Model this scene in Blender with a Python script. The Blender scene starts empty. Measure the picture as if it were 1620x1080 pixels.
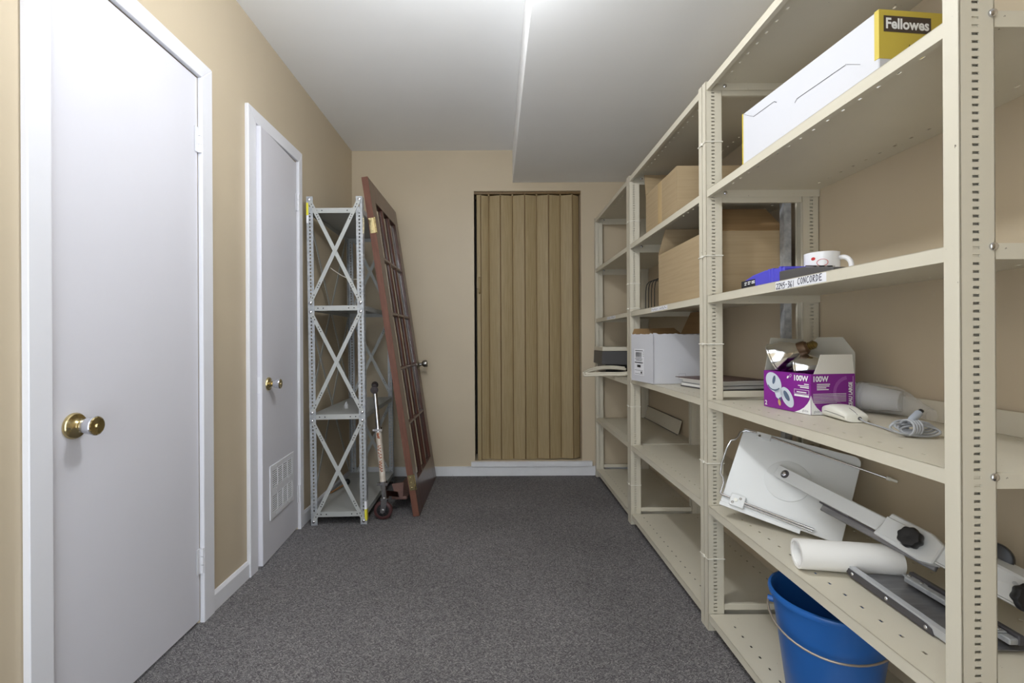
import bpy, bmesh, math, random
from mathutils import Vector, Matrix, Euler

random.seed(7)
SC = bpy.context.scene
COL = SC.collection
R = math.radians
V = Vector

# ------------------------------------------------------------------ camera
cam_d = bpy.data.cameras.new('camera')
cam_d.sensor_width = 36.0
cam_d.lens = 735.0 / 1620.0 * 36.0
cam_d.shift_x = 25.0 / 1620.0
cam_d.shift_y = -3.0 / 1620.0
cam_d.clip_start = 0.02
cam = bpy.data.objects.new('camera', cam_d)
COL.objects.link(cam)
cam.matrix_world = Matrix.Translation((0, 0, 1.04)) @ Matrix.Rotation(R(90), 4, 'X') @ Matrix.Rotation(R(-0.3), 4, 'Z')
SC.camera = cam

# ------------------------------------------------------------------ world: even fill light, added to enter through the open end behind the camera
W = bpy.data.worlds.new('world'); SC.world = W; W.use_nodes = True
W.node_tree.nodes['Background'].inputs[0].default_value = (0.87, 0.935, 1.0, 1)
W.node_tree.nodes['Background'].inputs[1].default_value = 2.8

# ------------------------------------------------------------------ colour management
SC.view_settings.view_transform = 'Standard'
SC.view_settings.look = 'None'
SC.view_settings.gamma = 1.0
SC.view_settings.use_curve_mapping = False
SC.view_settings.exposure = 0.36
LAMP_STRENGTH = 168.0

# ------------------------------------------------------------------ materials
MATS = {}
def s2l(c):
    return tuple(((x/255.0)/12.92 if x/255.0 <= 0.04045 else ((x/255.0+0.055)/1.055)**2.4) for x in c)

def mat(name, rgb, rough=0.5, metal=0.0, var=0.0, vscale=8.0, stretch=(1,1,1), bump=0.0, bscale=60.0, spec=0.5,
        rgb2=None, trans=0.0, coat=0.0, detail=3.0, emis=None, estr=0.0, alpha=1.0, ior=1.45):
    if name in MATS: return MATS[name]
    m = bpy.data.materials.new(name); m.use_nodes = True
    nt = m.node_tree; b = nt.nodes['Principled BSDF']
    c = s2l(rgb)
    b.inputs['Base Color'].default_value = (*c, 1)
    b.inputs['Roughness'].default_value = rough
    b.inputs['Metallic'].default_value = metal
    b.inputs['Specular IOR Level'].default_value = spec
    b.inputs['Transmission Weight'].default_value = trans
    b.inputs['Coat Weight'].default_value = coat
    b.inputs['Alpha'].default_value = alpha
    b.inputs['IOR'].default_value = ior
    if emis:
        b.inputs['Emission Color'].default_value = (*emis, 1); b.inputs['Emission Strength'].default_value = estr
    tc = nt.nodes.new('ShaderNodeTexCoord')
    if var > 0 or rgb2:
        mp = nt.nodes.new('ShaderNodeMapping'); mp.inputs['Scale'].default_value = stretch
        nz = nt.nodes.new('ShaderNodeTexNoise'); nz.inputs['Scale'].default_value = vscale; nz.inputs['Detail'].default_value = detail
        rp = nt.nodes.new('ShaderNodeValToRGB')
        if rgb2:
            c2 = s2l(rgb2); ca = c; cb = c2
        else:
            ca = tuple(x*(1-var) for x in c); cb = tuple(min(1, x*(1+var)) for x in c)
        rp.color_ramp.elements[0].position = 0.3; rp.color_ramp.elements[1].position = 0.7
        rp.color_ramp.elements[0].color = (*ca, 1); rp.color_ramp.elements[1].color = (*cb, 1)
        nt.links.new(tc.outputs['Object'], mp.inputs[0]); nt.links.new(mp.outputs[0], nz.inputs['Vector'])
        nt.links.new(nz.outputs['Fac'], rp.inputs[0]); nt.links.new(rp.outputs[0], b.inputs['Base Color'])
    if bump > 0:
        n2 = nt.nodes.new('ShaderNodeTexNoise'); n2.inputs['Scale'].default_value = bscale; n2.inputs['Detail'].default_value = 4
        bp = nt.nodes.new('ShaderNodeBump'); bp.inputs['Strength'].default_value = bump; bp.inputs['Distance'].default_value = 0.002
        nt.links.new(tc.outputs['Object'], n2.inputs['Vector'])
        nt.links.new(n2.outputs['Fac'], bp.inputs['Height']); nt.links.new(bp.outputs[0], b.inputs['Normal'])
    MATS[name] = m
    return m

def add_chips(m, rgb, scale=22.0, thresh=0.70, stretch=(1,1,0.35), soft=0.02):
    """small dark wear chips mixed over an existing base colour"""
    nt = m.node_tree; b = nt.nodes['Principled BSDF']
    tc = nt.nodes.new('ShaderNodeTexCoord')
    mp = nt.nodes.new('ShaderNodeMapping'); mp.inputs['Scale'].default_value = stretch
    nz = nt.nodes.new('ShaderNodeTexNoise'); nz.inputs['Scale'].default_value = scale; nz.inputs['Detail'].default_value = 5
    nz.inputs['Roughness'].default_value = 0.65
    rp = nt.nodes.new('ShaderNodeValToRGB')
    rp.color_ramp.elements[0].position = thresh; rp.color_ramp.elements[0].color = (0,0,0,1)
    rp.color_ramp.elements[1].position = thresh + soft; rp.color_ramp.elements[1].color = (1,1,1,1)
    mx = nt.nodes.new('ShaderNodeMix'); mx.data_type = 'RGBA'
    nt.links.new(tc.outputs['Object'], mp.inputs[0]); nt.links.new(mp.outputs[0], nz.inputs['Vector'])
    nt.links.new(nz.outputs['Fac'], rp.inputs[0]); nt.links.new(rp.outputs[0], mx.inputs['Factor'])
    src = b.inputs['Base Color'].links[0].from_socket if b.inputs['Base Color'].links else None
    if src: nt.links.new(src, mx.inputs['A'])
    else: mx.inputs['A'].default_value = b.inputs['Base Color'].default_value
    mx.inputs['B'].default_value = (*s2l(rgb), 1)
    nt.links.new(mx.outputs['Result'], b.inputs['Base Color'])

def carpet():
    m = bpy.data.materials.new('carpet'); m.use_nodes = True; MATS['carpet'] = m
    nt = m.node_tree; b = nt.nodes['Principled BSDF']; N = nt.nodes.new; L = nt.links.new
    b.inputs['Roughness'].default_value = 0.95; b.inputs['Specular IOR Level'].default_value = 0.1
    tc = N('ShaderNodeTexCoord')
    outs = []
    for ang in (38, -38):
        mp = N('ShaderNodeMapping'); mp.vector_type = 'TEXTURE'; mp.inputs['Rotation'].default_value = (0, 0, R(ang)); mp.inputs['Scale'].default_value = (0.0062, 0.0020, 1)
        vo = N('ShaderNodeTexVoronoi'); vo.inputs['Scale'].default_value = 1.0; vo.inputs['Randomness'].default_value = 0.7; vo.voronoi_dimensions = '2D'
        L(tc.outputs['Object'], mp.inputs[0]); L(mp.outputs[0], vo.inputs['Vector'])
        outs.append(vo)
    ck = N('ShaderNodeTexNoise'); ck.inputs['Scale'].default_value = 70.0; ck.inputs['Detail'].default_value = 0
    L(tc.outputs['Object'], ck.inputs['Vector'])
    st = N('ShaderNodeMath'); st.operation = 'GREATER_THAN'; st.inputs[1].default_value = 0.5
    L(ck.outputs['Fac'], st.inputs[0])
    mx = N('ShaderNodeMix'); mx.data_type = 'RGBA'
    L(st.outputs[0], mx.inputs['Factor']); L(outs[0].outputs['Color'], mx.inputs['A']); L(outs[1].outputs['Color'], mx.inputs['B'])
    sep = N('ShaderNodeSeparateColor'); L(mx.outputs['Result'], sep.inputs[0])
    rp = N('ShaderNodeValToRGB'); cr = rp.color_ramp; cr.interpolation = 'CONSTANT'
    cols = [(0.0, (88,85,86)), (0.28, (105,102,103)), (0.52, (118,115,116)), (0.74, (131,128,127)), (0.92, (148,145,142))]
    while len(cr.elements) < len(cols): cr.elements.new(0.5)
    for e, (p, c) in zip(cr.elements, cols): e.position = p; e.color = (*s2l(c), 1)
    L(sep.outputs[0], rp.inputs[0])
    big = N('ShaderNodeTexNoise'); big.inputs['Scale'].default_value = 1.6; big.inputs['Detail'].default_value = 3
    L(tc.outputs['Object'], big.inputs['Vector'])
    mr = N('ShaderNodeMapRange'); mr.inputs['From Min'].default_value = 0.3; mr.inputs['From Max'].default_value = 0.7
    mr.inputs['To Min'].default_value = 0.85; mr.inputs['To Max'].default_value = 1.1
    L(big.outputs['Fac'], mr.inputs[0])
    ml = N('ShaderNodeMix'); ml.data_type = 'RGBA'; ml.blend_type = 'MULTIPLY'; ml.inputs['Factor'].default_value = 1
    L(rp.outputs[0], ml.inputs['A']); L(mr.outputs[0], ml.inputs['B']); L(ml.outputs['Result'], b.inputs['Base Color'])
    bp = N('ShaderNodeBump'); bp.inputs['Strength'].default_value = 0.5; bp.inputs['Distance'].default_value = 0.002
    L(sep.outputs[1], bp.inputs['Height']); L(bp.outputs[0], b.inputs['Normal'])
    return m

M_wall = mat('wall_paint', (197,182,157), 0.42, var=0.03, vscale=2.5, bump=0.06, bscale=220, spec=0.35)
add_chips(M_wall, (222,208,180), 9.0, 0.765, (1,1,1))
M_ceil = mat('ceiling_paint', (240,240,240), 0.9, var=0.012, vscale=3, bump=0.05, bscale=200)
M_white = mat('white_trim', (226,226,231), 0.38, var=0.012, vscale=5, spec=0.4)
M_trimw = mat('worn_trim', (224,224,226), 0.45, var=0.03, vscale=12)
add_chips(M_trimw, (150,142,130), 14, 0.70, (1,1,1), 0.04)
M_door = mat('door_paint', (217,216,223), 0.42, var=0.015, vscale=3.0, spec=0.4)
add_chips(M_door, (188,186,186), 7, 0.735, (1,2.2,0.6), 0.05)
M_carpet = carpet()
M_beige = mat('shelf_enamel', (206,199,181), 0.42, var=0.02, vscale=6, spec=0.45)
add_chips(M_beige, (104,96,86), 75, 0.705, (1,1,0.5), 0.01)
M_tape = mat('sticker', (232,232,236), 0.5)
M_ink = mat('ink', (32,30,58), 0.6)
M_tie = mat('tie_plastic', (228,224,212), 0.35)
M_chrome = mat('chrome', (205,205,208), 0.12, 1.0)
M_silver = mat('mirror_silver', (236,236,236), 0.13, 1.0)
M_satin = mat('satin_nickel', (150,146,140), 0.28, 1.0)
M_brass = mat('brass', (208,190,142), 0.2, 1.0, var=0.12, vscale=40)
M_acryl = mat('knob_chrome', (214,216,224), 0.12, 0.85)
M_galv = mat('galvanised', (184,186,188), 0.42, 0.3, rgb2=(150,153,157), vscale=55, detail=4)
M_rackgrey = mat('rack_grey', (176,177,174), 0.42, 0.1, var=0.03, vscale=7)
M_yellow = mat('yellow_tag', (226,216,60), 0.5)
M_wood = mat('mahogany', (94,55,43), 0.30, rgb2=(64,37,29), vscale=7, stretch=(9,9,0.7), detail=6, coat=0.25)
M_woodedge = mat('mahogany_edge', (116,74,57), 0.55, rgb2=(92,56,42), vscale=9, stretch=(8,8,0.8), detail=6)
M_glass = mat('pane_glass', (235,240,238), 0.02, trans=1.0, ior=1.45)
M_acc = mat('accordion_vinyl', (168,149,113), 0.5, rgb2=(150,131,96), vscale=12, stretch=(14,14,0.5), detail=6, spec=0.3)
M_acc2 = mat('accordion_hinge', (128,104,70), 0.35, rgb2=(112,90,58), vscale=12, stretch=(14,14,0.5), detail=6)
M_dark = mat('dark_shade', (40,36,32), 0.8)  # dark colour standing in for shade in the recess, vent and holes
M_card = mat('cardboard', (172,151,119), 0.75, rgb2=(162,141,109), vscale=4, stretch=(1,1,26), detail=4)
M_cardin = mat('cardboard_inner', (154,124,86), 0.8, rgb2=(140,112,76), vscale=4, stretch=(1,1,18), detail=4)
M_cardw = mat('white_card', (206,206,211), 0.6, var=0.012, vscale=4)
M_yelcard = mat('yellow_card', (202,180,74), 0.5, var=0.02, vscale=6)
M_brownprint = mat('brown_print', (74,62,54), 0.5)
M_whiteprint = mat('white_print', (240,240,240), 0.5)
M_greyprint = mat('grey_print', (150,150,155), 0.5)
M_blackprint = mat('black_print', (40,40,44), 0.5)
M_purple = mat('purple_card', (132,38,142), 0.4, var=0.03, vscale=5)
M_purple2 = mat('purple_print', (156,82,164), 0.4)
M_greycard = mat('grey_card', (176,172,160), 0.7, var=0.02, vscale=6)
M_mouse = mat('cream_plastic', (228,226,216), 0.38)
M_cord = mat('grey_cable', (166,168,172), 0.45)
M_plug = mat('plug_grey', (160,166,176), 0.4)
M_blue = mat('bucket_blue', (38,98,172), 0.32, var=0.04, vscale=5)
M_violet = mat('violet_plastic', (84,80,196), 0.38)
M_blackpl = mat('black_plastic', (30,30,32), 0.35)
M_dkgrey = mat('dark_grey_plastic', (84,82,82), 0.45)
M_mug = mat('ceramic', (238,238,240), 0.12, coat=0.3)
M_red = mat('red_print', (196,44,44), 0.4)
M_panel = mat('pale_grey_enamel', (214,215,214), 0.32)
M_steel = mat('sheet_steel', (150,150,152), 0.36, 0.75, rgb2=(124,124,128), vscale=10, stretch=(1,6,1))
M_rail = mat('rail_black', (86,84,88), 0.4, 0.4)
M_paper = mat('paper', (238,236,232), 0.7)
M_brown = mat('album_brown', (94,72,68), 0.45)
M_strip = mat('cream_strip', (214,206,188), 0.45)
M_rubber = mat('rubber', (44,36,38), 0.6)
M_wheel = mat('wheel_polyurethane', (74,46,46), 0.4)
M_rust = mat('scuffed_tube', (222,216,206), 0.4, 0.2, rgb2=(196,180,162), vscale=24, detail=5)
M_redscript = mat('red_script', (158,82,44), 0.5)
M_grip = mat('grip_tape', (120,92,84), 0.8, var=0.1, vscale=40)
M_bulbbase = mat('bulb_collar', (92,70,50), 0.4, 0.4)
M_opal = mat('opal_lamp', (250,250,250), 0.4, emis=(0.935, 0.97, 1.0), estr=LAMP_STRENGTH)

def cup_plastic(name, tint, a, rough=0.1):
    m = bpy.data.materials.new(name); m.use_nodes = True; nt = m.node_tree
    b = nt.nodes['Principled BSDF']; b.inputs['Base Color'].default_value = (*tint, 1); b.inputs['Roughness'].default_value = rough
    b.inputs['Alpha'].default_value = a
    nz = nt.nodes.new('ShaderNodeTexNoise'); nz.inputs['Scale'].default_value = 38; nz.inputs['Detail'].default_value = 4
    tc = nt.nodes.new('ShaderNodeTexCoord'); bp = nt.nodes.new('ShaderNodeBump'); bp.inputs['Strength'].default_value = 0.6; bp.inputs['Distance'].default_value = 0.006
    nt.links.new(tc.outputs['Object'], nz.inputs['Vector']); nt.links.new(nz.outputs['Fac'], bp.inputs['Height']); nt.links.new(bp.outputs[0], b.inputs['Normal'])
    MATS[name] = m; return m
M_cup = cup_plastic('clear_cup', (0.88,0.88,0.90), 0.34)
M_bag = cup_plastic('clear_bag', (0.90,0.89,0.88), 0.26)

# ------------------------------------------------------------------ mesh builder
class MB:
    def __init__(s): s.v = []; s.f = []; s.mi = []; s.cur = 0
    def add(s, vs, fs):
        o = len(s.v); s.v += [V(p) for p in vs]; s.f += [tuple(i+o for i in f) for f in fs]; s.mi += [s.cur]*len(fs); return s
    def box(s, a, b):
        x0,y0,z0 = (min(a[i],b[i]) for i in range(3)); x1,y1,z1 = (max(a[i],b[i]) for i in range(3))
        return s.add([(x0,y0,z0),(x1,y0,z0),(x1,y1,z0),(x0,y1,z0),(x0,y0,z1),(x1,y0,z1),(x1,y1,z1),(x0,y1,z1)],
              [(0,3,2,1),(4,5,6,7),(0,1,5,4),(1,2,6,5),(2,3,7,6),(3,0,4,7)])
    def beam(s, p0, p1, w, t, wd=(0,0,1)):
        p0, p1 = V(p0), V(p1); d = (p1-p0).normalized(); wd = V(wd); wd = (wd - d*wd.dot(d)).normalized(); n = d.cross(wd)
        vs = []
        for p in (p0, p1):
            for a, b in ((-1,-1),(1,-1),(1,1),(-1,1)): vs.append(p + wd*(a*w/2) + n*(b*t/2))
        return s.add(vs, [(3,2,1,0),(4,5,6,7),(0,1,5,4),(1,2,6,5),(2,3,7,6),(3,0,4,7)])
    def slab(s, pts, t, n=None):
        pts = [V(p) for p in pts]
        if n is None:
            n = V((0,0,0))
            for i in range(len(pts)):
                a, b = pts[i], pts[(i+1) % len(pts)]; n += a.cross(b)
            n.normalize()
        else: n = V(n).normalized()
        k = len(pts); vs = pts + [p - n*t for p in pts]
        fs = [tuple(range(k)), tuple(range(2*k-1, k-1, -1))]
        fs += [(i, i+k, (i+1) % k + k, (i+1) % k) for i in range(k)]
        return s.add(vs, fs)
    def lathe(s, prof, o=(0,0,0), ax=(0,0,1), seg=28, closed=False, lobes=0, lobe_amp=0.0):
        o = V(o); ax = V(ax).normalized(); t = V((1,0,0)) if abs(ax.x) < 0.8 else V((0,1,0))
        u = (t - ax*t.dot(ax)).normalized(); w = ax.cross(u); vs = []; fs = []
        for r, h in prof:
            for i in range(seg):
                a = 2*math.pi*i/seg; rr = max(r, 1e-5) * (1 + lobe_amp*math.cos(lobes*a)) if lobes else max(r, 1e-5)
                vs.append(o + ax*h + (u*math.cos(a) + w*math.sin(a))*rr)
        n = len(prof)
        rng = n if closed else n-1
        for j in range(rng):
            for i in range(seg):
                a, b = j*seg+i, j*seg+(i+1) % seg; c, d = ((j+1) % n)*seg+(i+1) % seg, ((j+1) % n)*seg+i
                fs.append((a, b, c, d))
        if not closed:
            fs.append(tuple(range(seg-1, -1, -1))); fs.append(tuple((n-1)*seg+i for i in range(seg)))
        return s.add(vs, fs)
    def cyl(s, p0, p1, r0, r1=None, seg=20):
        p0, p1 = V(p0), V(p1); L = (p1-p0).length
        return s.lathe([(r0, 0), (r0 if r1 is None else r1, L)], p0, p1-p0, seg)
    def tube(s, pts, r, seg=8, closed=False, smooth=0):
        pts = [V(p) for p in pts]
        for _ in range(smooth):
            q = []
            n = len(pts)
            if not closed: q.append(pts[0])
            for i in range(n if closed else n-1):
                a, b = pts[i], pts[(i+1) % n]; q += [a*0.75+b*0.25, a*0.25+b*0.75]
            if not closed: q.append(pts[-1])
            pts = q
        n = len(pts); vs = []; fs = []; u = None
        for i, p in enumerate(pts):
            a = pts[i-1] if (i > 0 or closed) else p; b = pts[(i+1) % n] if (i < n-1 or closed) else p
            d = (b-a).normalized()
            if u is None:
                t = V((0,0,1)) if abs(d.z) < 0.9 else V((1,0,0)); u = (t-d*t.dot(d)).normalized()
            else: u = (u-d*u.dot(d)).normalized()
            w = d.cross(u)
            for k in range(seg):
                an = 2*math.pi*k/seg; vs.append(p+(u*math.cos(an)+w*math.sin(an))*r)
        for i in range(n if closed else n-1):
            for k in range(seg):
                a, b = i*seg+k, i*seg+(k+1) % seg; c, d = ((i+1) % n)*seg+(k+1) % seg, ((i+1) % n)*seg+k
                fs.append((a, b, c, d))
        if not closed: fs += [tuple(range(seg-1, -1, -1)), tuple((n-1)*seg+k for k in range(seg))]
        return s.add(vs, fs)
    def grid(s, us, vs_, holes, t, fn):
        """sheet of thickness t with rectangular holes; fn(u,v,w) maps to 3-D, w in 0..t"""
        nu, nv = len(us), len(vs_); vid = {}; vs = []; fs = []
        def vx(i, j, k):
            if (i,j,k) not in vid: vid[(i,j,k)] = len(vs); vs.append(fn(us[i], vs_[j], k*t))
            return vid[(i,j,k)]
        ok = lambda i, j: 0 <= i < nu-1 and 0 <= j < nv-1 and (i,j) not in holes
        for i in range(nu-1):
            for j in range(nv-1):
                if not ok(i, j): continue
                fs.append((vx(i,j,1), vx(i+1,j,1), vx(i+1,j+1,1), vx(i,j+1,1)))
                fs.append((vx(i,j,0), vx(i,j+1,0), vx(i+1,j+1,0), vx(i+1,j,0)))
                if not ok(i-1,j): fs.append((vx(i,j,0), vx(i,j,1), vx(i,j+1,1), vx(i,j+1,0)))
                if not ok(i+1,j): fs.append((vx(i+1,j,0), vx(i+1,j+1,0), vx(i+1,j+1,1), vx(i+1,j,1)))
                if not ok(i,j-1): fs.append((vx(i,j,0), vx(i+1,j,0), vx(i+1,j,1), vx(i,j,1)))
                if not ok(i,j+1): fs.append((vx(i,j+1,0), vx(i,j+1,1), vx(i+1,j+1,1), vx(i+1,j+1,0)))
        return s.add(vs, fs)
    def loft(s, secs, seg=20, p=3.0):
        """secs: (centre, width vec, height vec) rounded sections"""
        vs = []; fs = []
        for c, wv, hv in secs:
            c, wv, hv = V(c), V(wv), V(hv)
            for i in range(seg):
                a = 2*math.pi*i/seg; ca, sa = math.cos(a), math.sin(a)
                vs.append(c + wv*(math.copysign(abs(ca)**(2/p), ca)) + hv*(math.copysign(abs(sa)**(2/p), sa)))
        for j in range(len(secs)-1):
            for i in range(seg): fs.append((j*seg+i, j*seg+(i+1) % seg, (j+1)*seg+(i+1) % seg, (j+1)*seg+i))
        fs.append(tuple(range(seg-1,-1,-1))); fs.append(tuple((len(secs)-1)*seg+i for i in range(seg)))
        return s.add(vs, fs)
    def mesh(s, name, mats, smooth=None, bevel=0.0, M=None, bseg=1):
        me = bpy.data.meshes.new(name)
        vs = [M @ p for p in s.v] if M is not None else s.v
        me.from_pydata([tuple(p) for p in vs], [], s.f)
        mats = mats if isinstance(mats, (list, tuple)) else [mats]
        for m in mats: me.materials.append(m)
        me.polygons.foreach_set('material_index', s.mi)
        bm = bmesh.new(); bm.from_mesh(me)
        bmesh.ops.recalc_face_normals(bm, faces=bm.faces)
        if bevel > 0:
            es = [e for e in bm.edges if len(e.link_faces) == 2 and e.calc_face_angle(0) > R(35)]
            bmesh.ops.bevel(bm, geom=es, offset=bevel, segments=bseg, profile=0.6, affect='EDGES', clamp_overlap=True)
        if smooth is not None:
            for f in bm.faces: f.smooth = True
            for e in bm.edges:
                if len(e.link_faces) != 2 or e.calc_face_angle(0) > R(smooth): e.smooth = False
        bm.to_mesh(me); bm.free(); me.update()
        return me

# ------------------------------------------------------------------ scene objects
ROOT = {}
def tag(o, label=None, cat=None, group=None, kind=None):
    if label: o['label'] = label
    if cat: o['category'] = cat
    if group: o['group'] = group
    if kind: o['kind'] = kind
    return o
def thing(name, label, cat, M=None, group=None, kind=None):
    o = bpy.data.objects.new(name, None); COL.objects.link(o)
    o.empty_display_size = 0.05
    if M is None: M = Matrix.Identity(4)
    elif not isinstance(M, Matrix): M = Matrix.Translation(V(M))
    o.matrix_world = M; ROOT[o.name] = M.copy()
    return tag(o, label, cat, group, kind)
def obj(name, mb, mats, parent=None, world=False, smooth=None, bevel=0.0, bseg=1, label=None):
    """a part (local coordinates of its thing unless world=True)"""
    top = parent
    while top is not None and top.parent is not None: top = top.parent
    M = None
    if world and top is not None and top.name in ROOT: M = ROOT[top.name].inverted()
    me = mb.mesh(name, mats, smooth, bevel, M, bseg) if isinstance(mb, MB) else mb
    o = bpy.data.objects.new(name, me); COL.objects.link(o)
    if parent: o.parent = parent
    if label: o['label'] = label
    return o
def inst(name, me, parent, loc=(0,0,0), rot=(0,0,0)):
    o = bpy.data.objects.new(name, me); COL.objects.link(o); o.parent = parent; o.location = loc; o.rotation_euler = rot; return o
def solo(name, mb, mats, label, cat, group=None, kind=None, **k):
    o = obj(name, mb, mats, **k); return tag(o, label, cat, group, kind)
def TRZ(loc, deg): return Matrix.Translation(V(loc)) @ Matrix.Rotation(R(deg), 4, 'Z')

def text_mb(mb, txt, size, o, xd, yd, lift=0.0, bold=0.0, shear=0.0, align='LEFT', sx=1.0):
    cu = bpy.data.curves.new('lettering', 'FONT'); cu.body = txt; cu.size = size; cu.shear = shear; cu.align_x = align
    cu.offset = bold; cu.resolution_u = 3
    ob = bpy.data.objects.new('lettering_tmp', cu)
    me = bpy.data.meshes.new_from_object(ob)
    xd, yd, o = V(xd).normalized(), V(yd).normalized(), V(o); n = xd.cross(yd)
    mb.add([o + xd*(v.co.x*sx) + yd*v.co.y + n*lift for v in me.vertices], [tuple(p.vertices) for p in me.polygons])
    bpy.data.objects.remove(ob); bpy.data.curves.remove(cu); bpy.data.meshes.remove(me)
    return mb
def poly_mb(mb, pts, o, xd, yd, lift=0.0):
    xd, yd, o = V(xd).normalized(), V(yd).normalized(), V(o); n = xd.cross(yd)
    return mb.add([o + xd*a + yd*b + n*lift for a, b in pts], [tuple(range(len(pts)))])
def ell(cx, cy, a, b, ang=0, n=28):
    c, s = math.cos(R(ang)), math.sin(R(ang))
    return [(cx + a*math.cos(t)*c - b*math.sin(t)*s, cy + a*math.cos(t)*s + b*math.sin(t)*c) for t in [2*math.pi*i/n for i in range(n)]]
def stroke_mb(mb, line, w, o, xd, yd, lift=0.0):
    for (a, b) in zip(line[:-1], line[1:]):
        a, b = V((a[0], a[1], 0)), V((b[0], b[1], 0)); d = b-a
        if d.length < 1e-7: continue
        d.normalize(); n = V((-d.y, d.x, 0))*w/2; e = d*w*0.3
        poly_mb(mb, [tuple((a-e-n)[:2]), tuple((b+e-n)[:2]), tuple((b+e+n)[:2]), tuple((a-e+n)[:2])], o, xd, yd, lift)
    return mb
GL = {'2': [[(0,.8),(.25,1),(.55,.85),(.5,.55),(.05,.05),(.2,.0),(.6,.08)]],
      '4': [[(.05,1),(.05,.5),(.5,.55)],[(.5,1),(.42,0)]],
      '5': [[(.55,1),(.15,.95),(.1,.6),(.4,.62),(.5,.35),(.35,.05),(.0,.0)]],
      '-': [[(.05,.55),(.5,.6)]],
      '3': [[(.05,.95),(.4,1),(.5,.8),(.2,.55),(.5,.4),(.45,.1),(.0,.0)]],
      '6': [[(.4,1),(.1,.6),(.02,.2),(.25,.0),(.45,.2),(.3,.42),(.08,.28)]],
      '1': [[(.2,1),(.15,0)]],
      'C': [[(.6,.9),(.35,1),(.08,.7),(.05,.3),(.3,.0),(.6,.15)]],
      'O': [[(.35,1),(.08,.7),(.08,.3),(.32,.02),(.55,.3),(.55,.75),(.35,1)]],
      'N': [[(.05,0),(.1,1),(.5,.1),(.58,1)]],
      'R': [[(.08,0),(.1,1),(.45,.95),(.5,.7),(.12,.5),(.6,-.05)]],
      'D': [[(.08,0),(.1,1),(.5,.75),(.52,.35),(.08,0)]],
      'E': [[(.6,1),(.1,.95),(.08,.02),(.6,.05)],[(.1,.5),(.5,.55)]]}
def hand_mb(mb, txt, h, o, xd, yd, w, adv=0.72, lift=0.0):
    x = 0
    for ch in txt:
        if ch in GL:
            for st in GL[ch]: stroke_mb(mb, [((x + a*0.9)*h, b*h) for a, b in st], w, o, xd, yd, lift)
        x += adv if ch != ' ' else 0.6
    return mb

# =================================================================== THE SETTING
XL, XR, YB, ZC = -1.10, 1.153, 3.56, 2.49
Y0 = -0.35      # open end behind the camera, placed to let the world fill light in
YL0 = Y0
b = MB(); b.box((XL-0.12, Y0, -0.08), (XR+0.12, YB+0.3, 0))
solo('floor', b, M_carpet, 'dark grey flecked loop carpet covering the whole floor', 'floor', kind='structure')
b = MB(); b.box((XL-0.12, Y0, ZC), (XR+0.12, YB+0.3, ZC+0.08))
solo('ceiling', b, M_ceil, 'smooth pale grey painted ceiling', 'ceiling', kind='structure')
b = MB(); b.box((0.131, Y0, 2.241), (XR, YB, ZC))
solo('ceiling_soffit', b, M_ceil, 'lowered boxed soffit along the ceiling above the beige shelving', 'soffit', kind='structure', bevel=0.003)
# left wall with two door openings
D1 = (1.138, 1.712, 2.01); D2 = (2.108, 2.558, 2.022)
b = MB()
def wl(y0, y1, z0, z1): b.box((XL-0.12, y0, z0), (XL, y1, z1))
wl(YL0, D1[0]-0.004, 0, ZC); wl(D1[0]-0.004, D1[1]+0.004, D1[2]+0.004, ZC); wl(D1[1]+0.004, D2[0]-0.006, 0, ZC)
wl(D2[0]-0.006, D2[1]+0.004, D2[2]+0.006, ZC); wl(D2[1]+0.004, YB, 0, ZC)
solo('wall_left', b, M_wall, 'beige painted wall holding the two white closet doors', 'wall', kind='structure')
b = MB(); b.box((XR, Y0, 0), (XR+0.12, YB, ZC))
solo('wall_right', b, M_wall, 'beige painted wall behind the cream metal shelving', 'wall', kind='structure')
b = MB(); b.box((0.15, Y0-0.12, 0), (XR+0.12, Y0, ZC))  # unseen wall piece added to dim the fill on the near shelving
solo('wall_fill_block', b, M_wall, 'unseen beige wall piece added behind the camera to cut the fill light', 'wall', kind='structure')
# back wall with recess for the folding door
OX0, OX1, OZ0, OZ1 = -0.166, 0.654, 0.112, 2.178
b = MB()
b.box((XL-0.12, YB, 0), (OX0, YB+0.3, ZC)); b.box((OX1, YB, 0), (XR+0.12, YB+0.3, ZC))
b.box((OX0, YB, OZ1), (OX1, YB+0.3, ZC)); b.box((OX0, YB, 0), (OX1, YB+0.3, OZ0))
solo('wall_back', b, M_wall, 'beige end wall around the folding accordion door', 'wall', kind='structure')
b = MB(); b.box((OX0-0.05, YB+0.22, OZ0), (OX1+0.05, YB+0.24, OZ1))  # panel coloured dark to give the doorway recess its shade
solo('wall_recess', b, M_dark, 'back of the doorway recess behind the accordion door, coloured dark for shade', 'wall', kind='structure')
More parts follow.
